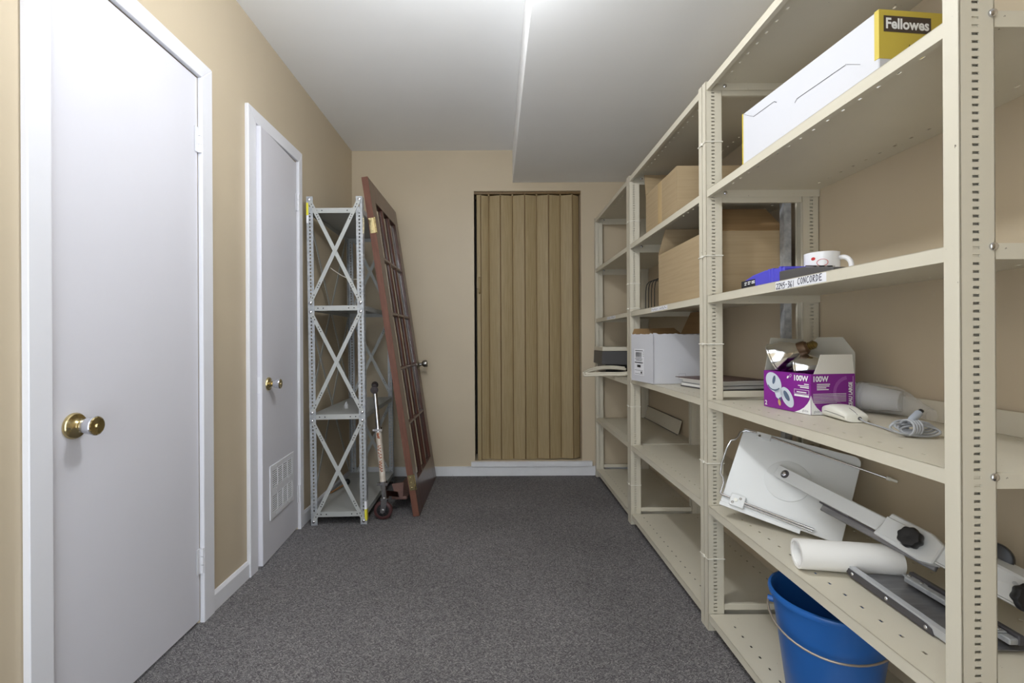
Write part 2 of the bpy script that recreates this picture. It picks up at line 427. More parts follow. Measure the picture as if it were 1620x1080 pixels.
# baseboards
b = MB()
for y0, y1 in ((YL0, 1.073), (1.781, 2.037), (2.607, YB)):
    b.slab([(XL, y0, 0), (XL+0.012, y0, 0), (XL+0.012, y0, 0.062), (XL+0.005, y0, 0.074), (XL, y0, 0.074)], y1-y0, (0,-1,0))
solo('baseboard_left', b, M_white, 'low white baseboard along the left beige wall', 'baseboard', kind='structure')
b = MB()
def rough_board(x0, x1, z0, z1, y0, y1, n, amp):
    xs = [x0 + (x1-x0)*i/n for i in range(n+1)]
    tp = [z1 + random.uniform(-amp, amp) for _ in xs]; bt = [z0 for _ in xs]
    for i in range(n):
        a, c = xs[i], xs[i+1]
        b.add([(a,y0,bt[i]),(c,y0,bt[i+1]),(c,y1,bt[i+1]),(a,y1,bt[i]),(a,y0,tp[i]),(c,y0,tp[i+1]),(c,y1,tp[i+1]),(a,y1,tp[i])],
              [(4,5,6,7),(0,1,5,4)] + ([(3,0,4,7)] if i == 0 else []) + ([(1,2,6,5)] if i == n-1 else []))
rough_board(XL+0.012, 0.745, 0, 0.071, YB-0.014, YB, 40, 0.0012)
solo('baseboard_back', b, M_trimw, 'chipped white baseboard under the accordion door', 'baseboard', kind='structure')
b = MB(); b.box((0.746, YB-0.010, 0), (XR, YB, 0.071))
solo('baseboard_corner', b, M_trimw, 'short white baseboard behind the far shelving bay', 'baseboard', kind='structure')
b = MB(); rough_board(-0.195, 0.728, 0.073, 0.109, YB-0.024, YB, 34, 0.0012)
solo('trim_1', b, M_trimw, 'cracked white sill board below the accordion door', 'sill', kind='structure')

# ------------------------------------------------------------------ closet doors on the left
def casing(name, d, near_w, far_w, label):
    t = thing(name, label, 'door frame', (XL, d[0], 0), kind='structure')
    y0, y1, z1 = d
    xf = XL + 0.018
    g = 0.004
    b = MB(); b.slab([(XL, y0-near_w, 0), (XL, y0-g, 0), (XL, y0-g, z1+g), (XL, y0-near_w, z1+g+0.06)], -0.018, (1,0,0)); obj('casing_board', b, M_white, t, True, bevel=0.002)
    b = MB(); b.slab([(XL, y1+g, 0), (XL, y1+far_w, 0), (XL, y1+far_w, z1+g+0.06), (XL, y1+g, z1+g)], -0.018, (1,0,0)); obj('casing_board', b, M_white, t, True, bevel=0.002)
    b = MB(); b.slab([(XL, y0-near_w, z1+g+0.06), (XL, y0-g, z1+g), (XL, y1+g, z1+g), (XL, y1+far_w, z1+g+0.06)], -0.018, (1,0,0)); obj('casing_board', b, M_white, t, True, bevel=0.002)
    b = MB(); b.box((XL-0.115, y0-g, 0), (XL-0.045, y0+0.012, z1)); b.box((XL-0.115, y1-0.012, 0), (XL-0.045, y1+g, z1)); b.box((XL-0.115, y0-g, z1-0.012), (XL-0.045, y1+g, z1+g))
    obj('door_stop', b, M_white, t, True)
    return t
casing('trim_2', D1, 0.063, 0.067, 'white casing around the nearest closet door')
casing('trim_3', D2, 0.069, 0.047, 'white casing around the narrow vented closet door')

def hinge_mb(o):
    b = MB(); o = V(o)
    for k in range(3): b.cyl(o + V((0,0,-0.046+k*0.031)), o + V((0,0,-0.046+k*0.031+0.029)), 0.0065, seg=12)
    b.box(o + V((-0.006,-0.022,-0.046)), o + V((-0.0035,0.020,0.046)))
    return b
def knob(parent, o, ax, s=1.0):
    """brass rose, neck and flared bright knob with a brass end"""
    ax = V(ax).normalized(); o = V(o)
    obj('knob_rose', MB().lathe([(0.001,0),(0.034*s,0),(0.034*s,0.004*s),(0.031*s,0.008*s),(0.022*s,0.010*s),(0.016*s,0.013*s),(0.012*s,0.018*s),(0.0135*s,0.024*s),(0.011*s,0.028*s)], o, ax, 32), M_brass, parent, smooth=40)
    k = obj('knob', MB().lathe([(0.011*s,0.026*s),(0.0185*s,0.028*s),(0.0198*s,0.033*s),(0.0245*s,0.055*s),(0.0255*s,0.058*s),(0.0245*s,0.060*s)], o, ax, 32), M_acryl, parent, smooth=30)
    b = MB(); b.lathe([(0.0240*s,0.0600*s),(0.0215*s,0.0618*s),(0.006*s,0.0606*s),(0.0045*s,0.0640*s),(0.001*s,0.0645*s)], o, ax, 32, lobes=16, lobe_amp=0.03)
    obj('knob_cap', b, M_brass, k, smooth=20)

d1 = thing('door_1', 'nearest tall white flush closet door with brass knob', 'door', (XL+0.003, D1[1], 0), kind='structure')
b = MB(); b.box((-0.038, -(D1[1]-D1[0]), 0.012), (0, 0, D1[2])); obj('door_slab', b, M_door, d1, bevel=0.002)
for z in (1.78, 0.232): obj('hinge', hinge_mb((0.008, 0.002, z)), M_white, d1, smooth=40)
knob(d1, (0.0005, 1.205-D1[1], 0.822), (1,0,0))
b = MB(); b.box((-0.002, -(D1[1]-D1[0])-0.0025, 0.78), (0.0012, -(D1[1]-D1[0])+0.0006, 0.845)); obj('latch_plate', b, M_brass, d1)

d2 = thing('door_2', 'narrow white closet door slightly ajar with louvred vent grille', 'door', TRZ((XL+0.004, D2[1], 0), 3.9), kind='structure')
w2 = D2[1]-D2[0]-0.004
b = MB(); b.box((-0.036, -w2, 0.014), (0, -0.003, D2[2]-0.003)); obj('door_slab', b, M_door, d2, bevel=0.002)
for z in (1.80, 0.20): obj('hinge', hinge_mb((0.008, 0.004, z)), M_white, d2, smooth=40)
knob(d2, (0.0005, 2.178-D2[1], 0.838), (1,0,0), 0.92)
# vent grille: frame, mullions, slats
vy0, vy1, vz0, vz1 = 2.186-D2[1], 2.486-D2[1], 0.192, 0.447
vent = MB()
us = [vy0, vy0+0.024, vy1-0.024, vy1]; zs = [vz0, vz0+0.024, (vz0+vz1)/2-0.017, (vz0+vz1)/2+0.017, vz1-0.024, vz1]
vent.grid(us, zs, {(1,1),(1,3)}, 0.005, lambda u, v, w: (w, u, v))
vf = obj('vent_grille', vent, M_white, d2, bevel=0.001)
b = MB(); b.box((0.0002, vy0+0.02, vz0+0.02), (0.0006, vy1-0.02, vz1-0.02)); obj('vent_shade_sheet', b, M_dark, vf)  # dark sheet on the solid slab, painted shade behind the slats
for a, c in ((zs[1], zs[2]), (zs[3], zs[4])):
    n = 9; p = (c-a)/n
    sl = MB(); sl.slab([(0.001,us[1],0.0),(0.001,us[2],0.0),(0.0045,us[2],-p*0.42),(0.0045,us[1],-p*0.42)], 0.0012)
    me = sl.mesh('slat', M_white)
    for i in range(n): inst('slat', me, vf, (0,0,a+p*(i+0.85)))
    for k in (1,2,3):
        y = us[1] + (us[2]-us[1])*k/4
        b = MB(); b.box((0.001, y-0.002, a), (0.0056, y+0.002, c)); obj('mullion', b, M_white, vf)
for y in (vy0+0.07, vy1-0.07):
    for z in (vz0+0.012, (vz0+vz1)/2-0.007, (vz0+vz1)/2+0.009, vz1-0.012):
        obj('screw', MB().lathe([(0.004,0),(0.003,0.0015),(0.0005,0.002)], (0.005, y, z), (1,0,0), 10), M_tape, vf)
b = MB(); b.box((-0.03, -w2-0.0012, 0.80), (-0.008, -w2+0.0004, 0.875)); obj('latch_plate', b, M_white, d2)

# ------------------------------------------------------------------ accordion door in the back wall
acc = thing('door_3', 'tan wood-grain folding accordion door closed across the far opening', 'door', (OX0, YB, OZ0), kind='structure')
b = MB(); b.box((OX0, YB+0.025, OZ1-0.016), (OX1, YB+0.065, OZ1)); obj('top_track', b, M_acc2, acc, True)
zb, zt = OZ0+0.004, OZ1-0.024
xs = [-0.116, -0.052, 0.037, 0.131, 0.225, 0.317, 0.409, 0.501, 0.593, OX1-0.003]
ys = [YB+0.030, YB+0.054, YB+0.030, YB+0.046, YB+0.026, YB+0.050, YB+0.026, YB+0.050, YB+0.026, YB+0.075]
zbs = [zb+0.000, zb-0.001, zb-0.002, zb, zb-0.001, zb+0.001, zb+0.002, zb+0.003, zb+0.004, zb+0.005]
b = MB(); b.box((-0.146, YB+0.012, zb-0.002), (-0.116, YB+0.045, zt)); lp = obj('lead_post', b, M_acc, acc, True, bevel=0.003)
for i in range(9):
    p0, p1 = V((xs[i], ys[i], 0)), V((xs[i+1], ys[i+1], 0)); d = (p1-p0).normalized(); n = V((d.y, -d.x, 0))
    g = d*0.004
    prof = []
    K = 8
    for k in range(K+1):     # shallow bowed slat
        f = k/K; q = (p0+g).lerp(p1-g, f) + n*(0.0009*math.sin(math.pi*f) + 0.0022*(1 if 0.06 < f < 0.94 else 0)); prof.append(q)
    front = [q + n*0.003 for q in prof]; back = [q - n*0.002 for q in reversed(prof)]
    b = MB(); b.slab([V((q.x, q.y, zbs[i])) for q in front+back], zt-zbs[i], (0,0,-1))
    obj('panel', b, M_acc, acc, True, smooth=20)
    b = MB(); b.cyl((xs[i], ys[i]-0.001, zbs[i]+0.002), (xs[i], ys[i]-0.001, zt), 0.0045, seg=8); obj('hinge_strip', b, M_acc2, acc, True, smooth=40)
    b = MB(); b.box((xs[i]-0.006, YB+0.034, zt-0.002), (xs[i]+0.006, YB+0.046, OZ1-0.014)); obj('hanger_tab', b, M_acc, acc, True)
hz = 1.04 - (451-537)*0.00484
b = MB(); b.tube([(-0.126, YB+0.012, hz-0.058), (-0.126, YB-0.008, hz-0.05), (-0.126, YB-0.018, hz), (-0.126, YB-0.008, hz+0.05), (-0.126, YB+0.012, hz+0.058)], 0.0075, 10, smooth=2)
b.box((-0.146, YB-0.004, hz-0.022), (-0.134, YB+0.014, hz+0.03)); obj('handle', b, M_acc, acc, True, smooth=50)

# =================================================================== CREAM STEEL SHELVING
SX0, SX1, PH = 0.75, 1.15, 1.955
def post_mesh(sx, sy):
    """slotted corner post: end flange across the bay end, short front flange, small return; sx, sy = inward directions"""
    b = MB(); T = 0.0018
    n = int((PH-0.05)/0.0128)
    zs = [0.0]; holes = set()
    for k in range(n):
        z = 0.03 + k*0.0128; zs += [z, z+0.0045]
        holes.add((1, 2*k+1))
    zs.append(PH)
    b.grid([0, 0.020, 0.0315, 0.057], zs, holes, T, lambda u, v, w: (sx*u, sy*w, v))
    b.box((0, 0, 0), (sx*T, sy*0.028, PH))
    b.box((sx*0.057, 0, 0), (sx*(0.057-T), sy*0.011, PH))
    b.box((sx*0.049, sy*0.0018, 0), (sx*0.0505, sy*0.0034, PH))
    b.box((sx*0.0015, sy*0.026, 0), (sx*0.008, sy*0.028, PH))
    b.box((sx*0.0018, sy*0.0085, 0), (sx*0.055, sy*0.0100, PH))
    return b.mesh('post', M_beige)
PM = {(a, c): post_mesh(a, c) for a in (1, -1) for c in (1, -1)}
def shelf_mesh(L, D=SX1-SX0-0.001):
    b = MB(); T = 0.0015; us = [0, 0.050, 0.056, D-0.056, D-0.050, D]; vs = [0]; holes = set()
    n = int((L-0.06)/0.05)
    s0 = (L-(n-1)*0.05)/2
    for k in range(n):
        y = s0 + k*0.05; vs += [y-0.005, y+0.005]; holes |= {(1, 2*k+1), (3, 2*k+1)}
    vs.append(L)
    b.grid(us, vs, holes, T, lambda u, v, w: (u, v, w-T))
    H = 0.026
    b.box((0,0,-H), (T,L,-0.0)); b.box((T,0,-H), (D,T,-T)); b.box((T,L-T,-H), (D,L,-T))
    b.box((T,T,-H), (0.014,L-T,-H+T))
    return b.mesh('shelf', M_beige, bevel=0.0)
BOLT = MB().lathe([(0.0065,0),(0.0065,0.003),(0.0045,0.005),(0.001,0.0058)], (0,0,0), (0,-1,0), 14).mesh('bolt', M_chrome, smooth=40)
UN = [(0.750, 1.682, 'cream steel shelving bay nearest the camera, holding lamp box and blue bucket'),
      (1.684, 2.632, 'cream steel shelving bay in the middle, holding cardboard cartons'),
      (2.634, 3.535, 'cream steel shelving bay at the far end against the back wall, nearly empty')]
LEV = [1.947, 1.568, 1.192, 0.820, 0.445, 0.060]
SHELF = {}
units = []
for ui, (y0, y1, lab) in enumerate(UN):
    u = thing('shelving_unit', lab, 'shelving', (SX0, y0, 0), 'cream steel shelving bays'); units.append(u)
    L = y1-y0; D = SX1-SX0
    inst('post', PM[(1,1)], u, (0,0,0)); inst('post', PM[(1,1)], u, (0,L-0.028,0))
    inst('post', PM[(-1,1)], u, (D,0,0)); inst('post', PM[(-1,1)], u, (D,L-0.028,0))
    sm = shelf_mesh(L-0.0335)
    for li, z in enumerate(LEV):
        zz = z - (0.018 if (ui == 2 and li == 3) else 0) 
        SHELF[(ui, li)] = inst('shelf', sm, u, (0.0025, 0.0025, zz))
    # cross bars between the front and the rear posts at the far end
    for z in (1.905, 1.524, 0.83, 0.072):
        b = MB(); b.box((0.0575, L-0.026, z), (D-0.0575, L-0.014, z+0.022)); obj('end_bar', b, M_beige, u, bevel=0.001)
    if ui == 0:
        for li, z in enumerate(LEV[:5]): inst('bolt', BOLT, u, (0.0525, -0.0002, z-0.006))
    for z in LEV: inst('bolt', BOLT, u, (0.066, L-0.0325, z-0.012))
# back stop on the lamp shelf of the nearest bay
b = MB(); b.box((0.389, 0.01, 0.0005), (0.3915, 0.90, 0.055)); obj('back_stop', b, M_beige, SHELF[(0,3)])
# bright rear channel behind the nearest bay's far rear post
b = MB(); b.box((0.298, 0.004, 0.0), (0.3, 0.03, PH)); b.box((0.3, 0.004, 0), (0.322, 0.006, PH)); b.box((0.322, 0.004, 0), (0.324, 0.03, PH)); obj('rear_channel', b, M_galv, units[1])
# ties around the doubled posts
def tie(u, y, z, x0=-0.002, x1=0.059):
    b = MB(); a = 0.0305; pts = [(x0, y-a, z), (x1, y-a, z), (x1, y+a, z), (x0, y+a, z)]
    b.tube(pts, 0.002, 6, closed=True); b.box((x0-0.004, y-0.007, z-0.004), (x0+0.001, y+0.003, z+0.005)); obj('cable_tie', b, M_tie, u)
for z in (1.74, 1.335, 1.02, 0.595, 0.255): tie(units[0], 0.933, z)
for z in (1.70, 1.35, 1.21, 0.66, 0.22): tie(units[1], 0.949, z)

# shelf edge labels (lettering faces the aisle: seen from -x, reading towards the camera)
XD, YD = (0,-1,0), (0,0,1)
def strip(sh, ya, yb, z=-0.0035, h=0.019, fx=-0.0006):
    b = MB(); b.box((fx, ya, z-h), (0.0, yb, z)); return obj('edge_label', b, M_tape, sh)
sh = SHELF[(0,2)]
ya, yb = 1.350, 1.048       # measured from the camera plane
strip(sh, 1.058-0.7525, 1.249-0.7525, -0.002, 0.0215)
b = MB(); hand_mb(b, '2245-361', 0.0150, (-0.0011, 1.246-0.7525, -0.0215), XD, YD, 0.0019, adv=0.66); tag(obj('lettering', b, M_ink, sh), kind='stuff')
b = MB(); hand_mb(b, 'CONCORDE', 0.0155, (-0.0011, 1.158-0.7525, -0.0190), XD, YD, 0.0019, adv=0.72); tag(obj('lettering', b, M_ink, sh), kind='stuff')
for (ui, ya, yb) in ((1, 2.04, 2.25), (2, 2.93, 3.15)):
    s_ = SHELF[(ui,2)]; y0 = UN[ui][0]+0.0025
    strip(s_, ya-y0, yb-y0, -0.004, 0.017)
    b = MB(); random.seed(ui)
    for (c0, c1) in ((0.02, 0.42), (0.55, 0.95)):
        pts = []; n = 13
        for i in range(n): pts.append(((c0+(c1-c0)*i/(n-1))*(yb-ya), 0.003 + random.uniform(0.0, 0.010)*(1 if i % 2 else 0.35)))
        stroke_mb(b, pts, 0.0016, (-0.0011, yb-y0, -0.019), XD, YD)
    tag(obj('lettering', b, M_ink, s_), kind='stuff')

# =================================================================== LEFT: GALVANISED RACK
RW, RD, RH = 0.312, 0.79, 1.85
Mr = TRZ((-1.046, 2.612, 0), 1.3) @ Matrix.Rotation(R(-0.55), 4, 'Y')
rack = thing('slotted_rack', 'narrow galvanised slotted-angle rack with grey shelves and crossed braces', 'shelving rack', Mr)
def angle_post(sx, sy):
    b = MB(); T = 0.002; n = int(RH/0.0197)-1; zs = [0.0]; holes = set()
    for k in range(n): z = 0.018+k*0.0197; zs += [z, z+0.0105]; holes.add((1, 2*k+1))
    zs.append(RH)
    b.grid([0, 0.014, 0.0218, 0.036], zs, holes, T, lambda u, v, w: (sx*u, sy*w, v))
    b.grid([0.002, 0.015, 0.0215, 0.036], zs, holes, T, lambda u, v, w: (sx*w, sy*u, v))
    return b.mesh('post', M_galv)
for sx, x in ((1, 0), (-1, RW)):
    for sy, y in ((1, 0), (-1, RD)): inst('post', angle_post(sx, sy), rack, (x, y, 0))
RL = [1.785, 1.235, 0.622, 0.074]
rs = MB(); T = 0.0015; x0, x1, yy0, yy1 = 0.0028, RW-0.0028, 0.0028, RD-0.0028
rs.box((x0,yy0,-T),(x1,yy1,0)); rs.box((x0,yy0,-0.028),(x1,yy0+T,-T)); rs.box((x0,yy1-T,-0.028),(x1,yy1,-T))
hs = set(); vv = [yy0+T]
for k in range(24): y = 0.05+k*0.03; vv += [y, y+0.007]; hs.add((1, 2*k+1))
vv.append(yy1-T)
for xx in (x0, x1-T): rs.grid([-0.028,-0.017,-0.010,-T], vv, hs, T, lambda u, v, w, xx=xx: (xx+w, v, u))
rsm = rs.mesh('shelf', M_rackgrey)
RBOLT = MB().lathe([(0.0085,0),(0.0085,0.004),(0.006,0.0055),(0.001,0.006)], (0,0,0), (0,-1,0), 8).mesh('bolt', M_chrome, smooth=40)
DOT = MB().lathe([(0.0036,0),(0.0036,0.0006)], (0,0,0), (0,-1,0), 8).mesh('lip_hole_shade', M_dark)  # flat dark disc painted as the shade inside a lip hole
for z in RL:
    s_ = inst('shelf', rsm, rack, (0,0,z))
    for x in (0.055, 0.085, RW-0.085, RW-0.055): inst('lip_hole_shade', DOT, s_, (x, 0.003, -0.014))
def strap(p0, p1, nrm, name='brace', w=0.021):
    b = MB(); p0, p1 = V(p0), V(p1); d = (p1-p0).normalized(); nrm = V(nrm); wd = nrm.cross(d); b.beam(p0, p1, w, 0.002, wd)
    o = obj(name, b, M_rackgrey, rack)
    hb = MB()
    for q, sgn in ((p0, 1), (p1, -1)):
        for k in (0.03, 0.048, 0.095, 0.109, 0.123): hb.lathe([(0.0034,0),(0.0034,0.0004)], q + d*(sgn*k) + nrm*0.001, nrm, 8)
    tag(obj('hole_shade', hb, M_dark, o), kind='stuff')  # dark discs on the strap stand for the shade in its holes
spans = [(1.832, 1.252), (1.200, 0.634), (0.588, 0.022)]
for zt_, zb_ in spans:
    strap((0.016, -0.0014, zt_), (RW-0.016, -0.0014, zb_), (0,-1,0)); strap((RW-0.016, -0.0036, zt_), (0.016, -0.0036, zb_), (0,-1,0))
    strap((0.016, RD+0.0014, zt_), (RW-0.016, RD+0.0014, zb_), (0,-1,0)); strap((RW-0.016, RD+0.0036, zt_), (0.016, RD+0.0036, zb_), (0,-1,0))
    for x in (0.016, RW-0.016):
        for z in (zt_, zb_): inst('bolt', RBOLT, rack, (x, -0.0045, z))
for zt_, zb_ in ((1.80, 0.66), (1.20, 0.06)):
    strap((-0.0014, 0.016, zt_), (-0.0014, RD-0.016, zb_), (1,0,0)); strap((-0.0036, RD-0.016, zt_), (-0.0036, 0.016, zb_), (1,0,0))
b = MB(); b.box((-0.0006, -0.0006, 1.745), (0.011, 0.02, 1.815)); obj('tag', b, M_yellow, rack)
b = MB(); b.box((-0.0006, -0.0006, 1.70), (0.011, 0.02, 1.744)); obj('tag', b, M_tape, rack)
b = MB(); b.box((RW-0.012, -0.0006, 0.085), (RW+0.0006, 0.026, 0.13)); obj('tag', b, M_tape, rack)
b = MB(); b.box((RW-0.012, -0.0006, 0.022), (RW+0.0006, 0.026, 0.085)); obj('tag', b, M_yellow, rack)
# twine hanging at the rack's left brace
b = MB(); b.tube([(-1.05, 2.95, 1.50), (-0.99, 2.98, 1.455), (-0.93, 2.97, 1.43), (-0.905, 2.96, 1.375)], 0.0028, 6, smooth=2); b.tube([(-0.93, 2.97, 1.43), (-0.86, 3.0, 1.435)], 0.0028, 6)
solo('twine', b, M_tie, 'loose white plastic twine tied inside the galvanised rack', 'twine')
b = MB(); b.lathe([(0.001,0),(0.012,0),(0.013,0.014),(0.010,0.026),(0.006,0.03),(0.006,0.04),(0.001,0.041)], (-0.925, 2.86, 0.6235), (0,0,1), 16)
solo('small_bottle', b, M_cup, 'tiny clear bottle standing on the third shelf of the galvanised rack', 'bottle', smooth=40)
kb = thing('black_knob_rod', 'black ball knob on a thin wooden rod lying on the rack bottom shelf', 'rod', (-1.0, 3.05, 0.075))
b = MB(); b.lathe([(0.001,-0.02)]+[(0.02*math.sin(R(a)), -0.02*math.cos(R(a))) for a in range(15, 180, 15)]+[(0.001,0.02)], (-1.0, 3.10, 0.0965), (0,0,1), 18); obj('knob', b, M_blackpl, kb, True, smooth=60)
b = MB(); b.cyl((-1.0, 3.10, 0.09), (-1.045, 2.92, 0.084), 0.006, seg=10); obj('rod', b, mat('rod_wood', (150,112,74), 0.6, var=0.1, vscale=20), kb, True, smooth=40)

# =================================================================== FRENCH DOOR LEANING ON THE RACK
Mf = Matrix.Translation((-0.457, 2.735, 0.006)) @ Matrix.Rotation(R(-8.4), 4, 'Y')
fd = thing('french_door', 'dark mahogany fifteen-pane french door leaning sideways against the rack', 'door', Mf)
FW, FH, FT = 0.765, 2.02, 0.037
ST, RT, RB = 0.105, 0.125, 0.185
b = MB(); b.box((-FT,0,0),(0,ST,FH)); obj('stile', b, [M_wood], fd, bevel=0.0015)
b = MB(); b.box((-FT-0.0004,-0.0008,0.0),(-0.0004,0.0008,FH)); obj('edge_band', b, M_woodedge, fd)
b = MB(); b.box((-FT,FW-ST,0),(0,FW,FH)); obj('stile', b, M_wood, fd, bevel=0.0015)
b = MB(); b.box((-FT,ST,FH-RT),(0,FW-ST,FH)); obj('rail', b, M_wood, fd, bevel=0.0015)
b = MB(); b.box((-FT,ST,0),(0,FW-ST,RB)); obj('rail', b, M_wood, fd, bevel=0.0015)
gy0, gy1, gz0, gz1 = ST, FW-ST, RB, FH-RT; mw = 0.024
yy = [gy0 + (gy1-gy0)*i/3 for i in range(4)]; zz = [gz0 + (gz1-gz0)*i/5 for i in range(6)]
for y in yy[1:3]:
    b = MB(); b.slab([(-0.003,y-0.006,gz0),(-0.003,y+0.006,gz0),(-0.012,y+mw/2,gz0),(-FT+0.012,y+mw/2,gz0),(-FT+0.003,y+0.006,gz0),(-FT+0.003,y-0.006,gz0),(-FT+0.012,y-mw/2,gz0),(-0.012,y-mw/2,gz0)], gz1-gz0, (0,0,-1)); obj('muntin', b, M_wood, fd)
for z in zz[1:5]:
    for i in range(3):
        y0_, y1_ = yy[i]+(mw/2 if i else 0), yy[i+1]-(mw/2 if i < 2 else 0)
        b = MB(); b.slab([(-0.003,y0_,z-0.006),(-0.012,y0_,z-mw/2),(-FT+0.012,y0_,z-mw/2),(-FT+0.003,y0_,z-0.006),(-FT+0.003,y0_,z+0.006),(-FT+0.012,y0_,z+mw/2),(-0.012,y0_,z+mw/2),(-0.003,y0_,z+0.006)], y1_-y0_, (0,-1,0)); obj('muntin', b, M_wood, fd)
for i in range(3):
    for j in range(5):
        b = MB(); b.box((-FT/2-0.0015, yy[i]+0.008, zz[j]+0.008), (-FT/2+0.0015, yy[i+1]-0.008, zz[j+1]-0.008)); obj('pane', b, M_glass, fd)
for z in (0.20, 1.73):
    b = MB(); b.box((-FT+0.004,-0.0028,z-0.045),(0.001,-0.0008,z+0.045)); b.box((-0.001,-0.003,z-0.045),(0.0015,0.026,z+0.045))
    for k in range(3): b.cyl((0.004,-0.004,z-0.045+k*0.031),(0.004,-0.004,z-0.045+k*0.031+0.028),0.0055,seg=10)
    for q in (-0.03, 0.0, 0.03): b.lathe([(0.004,0),(0.002,0.001)], (-FT/2, -0.0028, z+q), (0,-1,0), 8)
    obj('hinge', b, M_brass, fd)
kx = FW-0.062
b = MB(); b.lathe([(0.031,0),(0.031,0.004),(0.022,0.011),(0.012,0.015),(0.011,0.032),(0.017,0.038),(0.025,0.046),(0.027,0.064),(0.025,0.070),(0.019,0.0735),(0.008,0.074),(0.0005,0.0735)], (0,kx,0.86), (1,0,0), 28); obj('knob', b, M_satin, fd, smooth=35)

# =================================================================== KICK SCOOTER
sc = thing('kick_scooter', 'old folding kick scooter with scuffed white steering tube leaning beside the rack', 'scooter', (-0.662, 2.70, 0))
wc = V((-0.662, 2.70, 0.054))
b = MB(); b.lathe([(0.036,-0.011),(0.048,-0.012),(0.0535,-0.007),(0.0545,0),(0.0535,0.007),(0.048,0.012),(0.036,0.011)], wc, (0,1,0), 36, closed=True)
fw = obj('front_wheel', b, M_wheel, sc, True, smooth=50)
b = MB(); b.lathe([(0.010,-0.009),(0.037,-0.007),(0.037,0.007),(0.010,0.009)], wc, (0,1,0), 28, closed=True)
for k in range(8):
    a = 2*math.pi*k/8; d = V((math.cos(a),0,math.sin(a))); b.beam(wc+d*0.010+V((0,-0.009,0)), wc+d*0.037+V((0,-0.008,0)), 0.006, 0.003, (0,1,0))
obj('hub', b, M_blackpl, fw, True)
top = V((-0.712, 2.715, 0.765)); base = V((-0.655, 2.702, 0.125)); ax = (top-base).normalized()
b = MB()
for s_ in (-1, 1):
    y = 2.70 + s_*0.018
    b.slab([(-0.676,y,0.044),(-0.662,y,0.036),(-0.648,y,0.046),(-0.634,y,0.125),(-0.668,y,0.125)], 0.003*s_, (0,1,0))
b.box((-0.672, 2.679, 0.119), (-0.632, 2.721, 0.128)); b.cyl(wc+V((0,-0.024,0)), wc+V((0,0.024,0)), 0.009, seg=10)
obj('fork', b, M_chrome, sc, True)
P = lambda t: base.lerp(top, t)
obj('steering_head', MB().cyl(P(0.0), P(0.13), 0.016), M_chrome, sc, True, smooth=40)
obj('clamp', MB().cyl(P(0.115), P(0.15), 0.0235).box(P(0.13)+V((-0.03,-0.022,-0.008)), P(0.13)+V((0.03,-0.012,0.008))), M_chrome, sc, True, smooth=40)
lt = obj('steering_tube', MB().cyl(P(0.15), P(0.62), 0.0175), M_rust, sc, True, smooth=40)
b = MB(); random.seed(3)
ud = ax; rd = V((1,0,0)); 
for (t0, t1, amp) in ((0.24, 0.34, 0.009), (0.36, 0.48, 0.010), (0.54, 0.59, 0.008)):
    pts = []
    n = 14
    for i in range(n+1): pts.append(((P(t0).lerp(P(t1), i/n)-P(0)).length, amp*math.sin(i*1.9)+random.uniform(-.002,.002)))
    for (a, c) in zip(pts[:-1], pts[1:]):
        q = []
        for (l, s_) in (a, c):
            th = s_/0.0178; q.append(P(0) + ax*l + V((math.sin(th), -math.cos(th), 0))*0.0179)
        b.tube(q, 0.0021, 5)
tag(obj('script', b, M_redscript, lt, True), kind='stuff')
obj('clamp', MB().cyl(P(0.60), P(0.635), 0.021).box(P(0.617)+V((-0.028,-0.024,-0.006)), P(0.617)+V((0.028,-0.014,0.006))), M_chrome, sc, True, smooth=40)
obj('upper_tube', MB().cyl(P(0.63), P(1.0), 0.0125), M_chrome, sc, True, smooth=40)
hb_ = obj('handlebar', MB().cyl(top+V((0.036,-0.14,0.0)), top+V((-0.036,0.14,0.0)), 0.011), M_chrome, sc, True, smooth=40)
for s_ in (-1, 1):
    a = top+V((-s_*0.0125, s_*0.05, 0)); c = top+V((-s_*0.039, s_*0.155, 0)); L_ = (c-a).length
    obj('grip', MB().lathe([(0.014,0),(0.016,0.006),(0.0165,L_*0.5),(0.0175,L_-0.012),(0.021,L_-0.006),(0.019,L_),(0.001,L_+0.002)], a, c-a, 18), M_rubber, sc, True, smooth=40)
b = MB(); b.slab([(-0.632,2.80,0.175),(-0.562,2.80,0.185),(-0.572,2.822,0.085),(-0.612,2.822,0.075)], 0.006); obj('deck_bracket', b, M_grip, sc, True)
b = MB(); b.beam((-0.595,2.825,0.080), (-0.585,3.22,0.080), 0.095, 0.018, (1,0,0)); obj('deck', b, M_grip, sc, True, bevel=0.004)
b = MB(); b.beam((-0.655,2.71,0.150), (-0.598,2.82,0.105), 0.03, 0.022, (0,0,1)); obj('neck', b, M_chrome, sc, True)
b = MB(); b.lathe([(0.03,-0.011),(0.048,-0.012),(0.054,0),(0.048,0.012),(0.03,0.011)], (-0.585,3.245,0.054), (1,0,0), 28, closed=True); b.cyl((-0.60,3.245,0.054),(-0.57,3.245,0.054),0.031); obj('rear_wheel', b, M_wheel, sc, True, smooth=50)

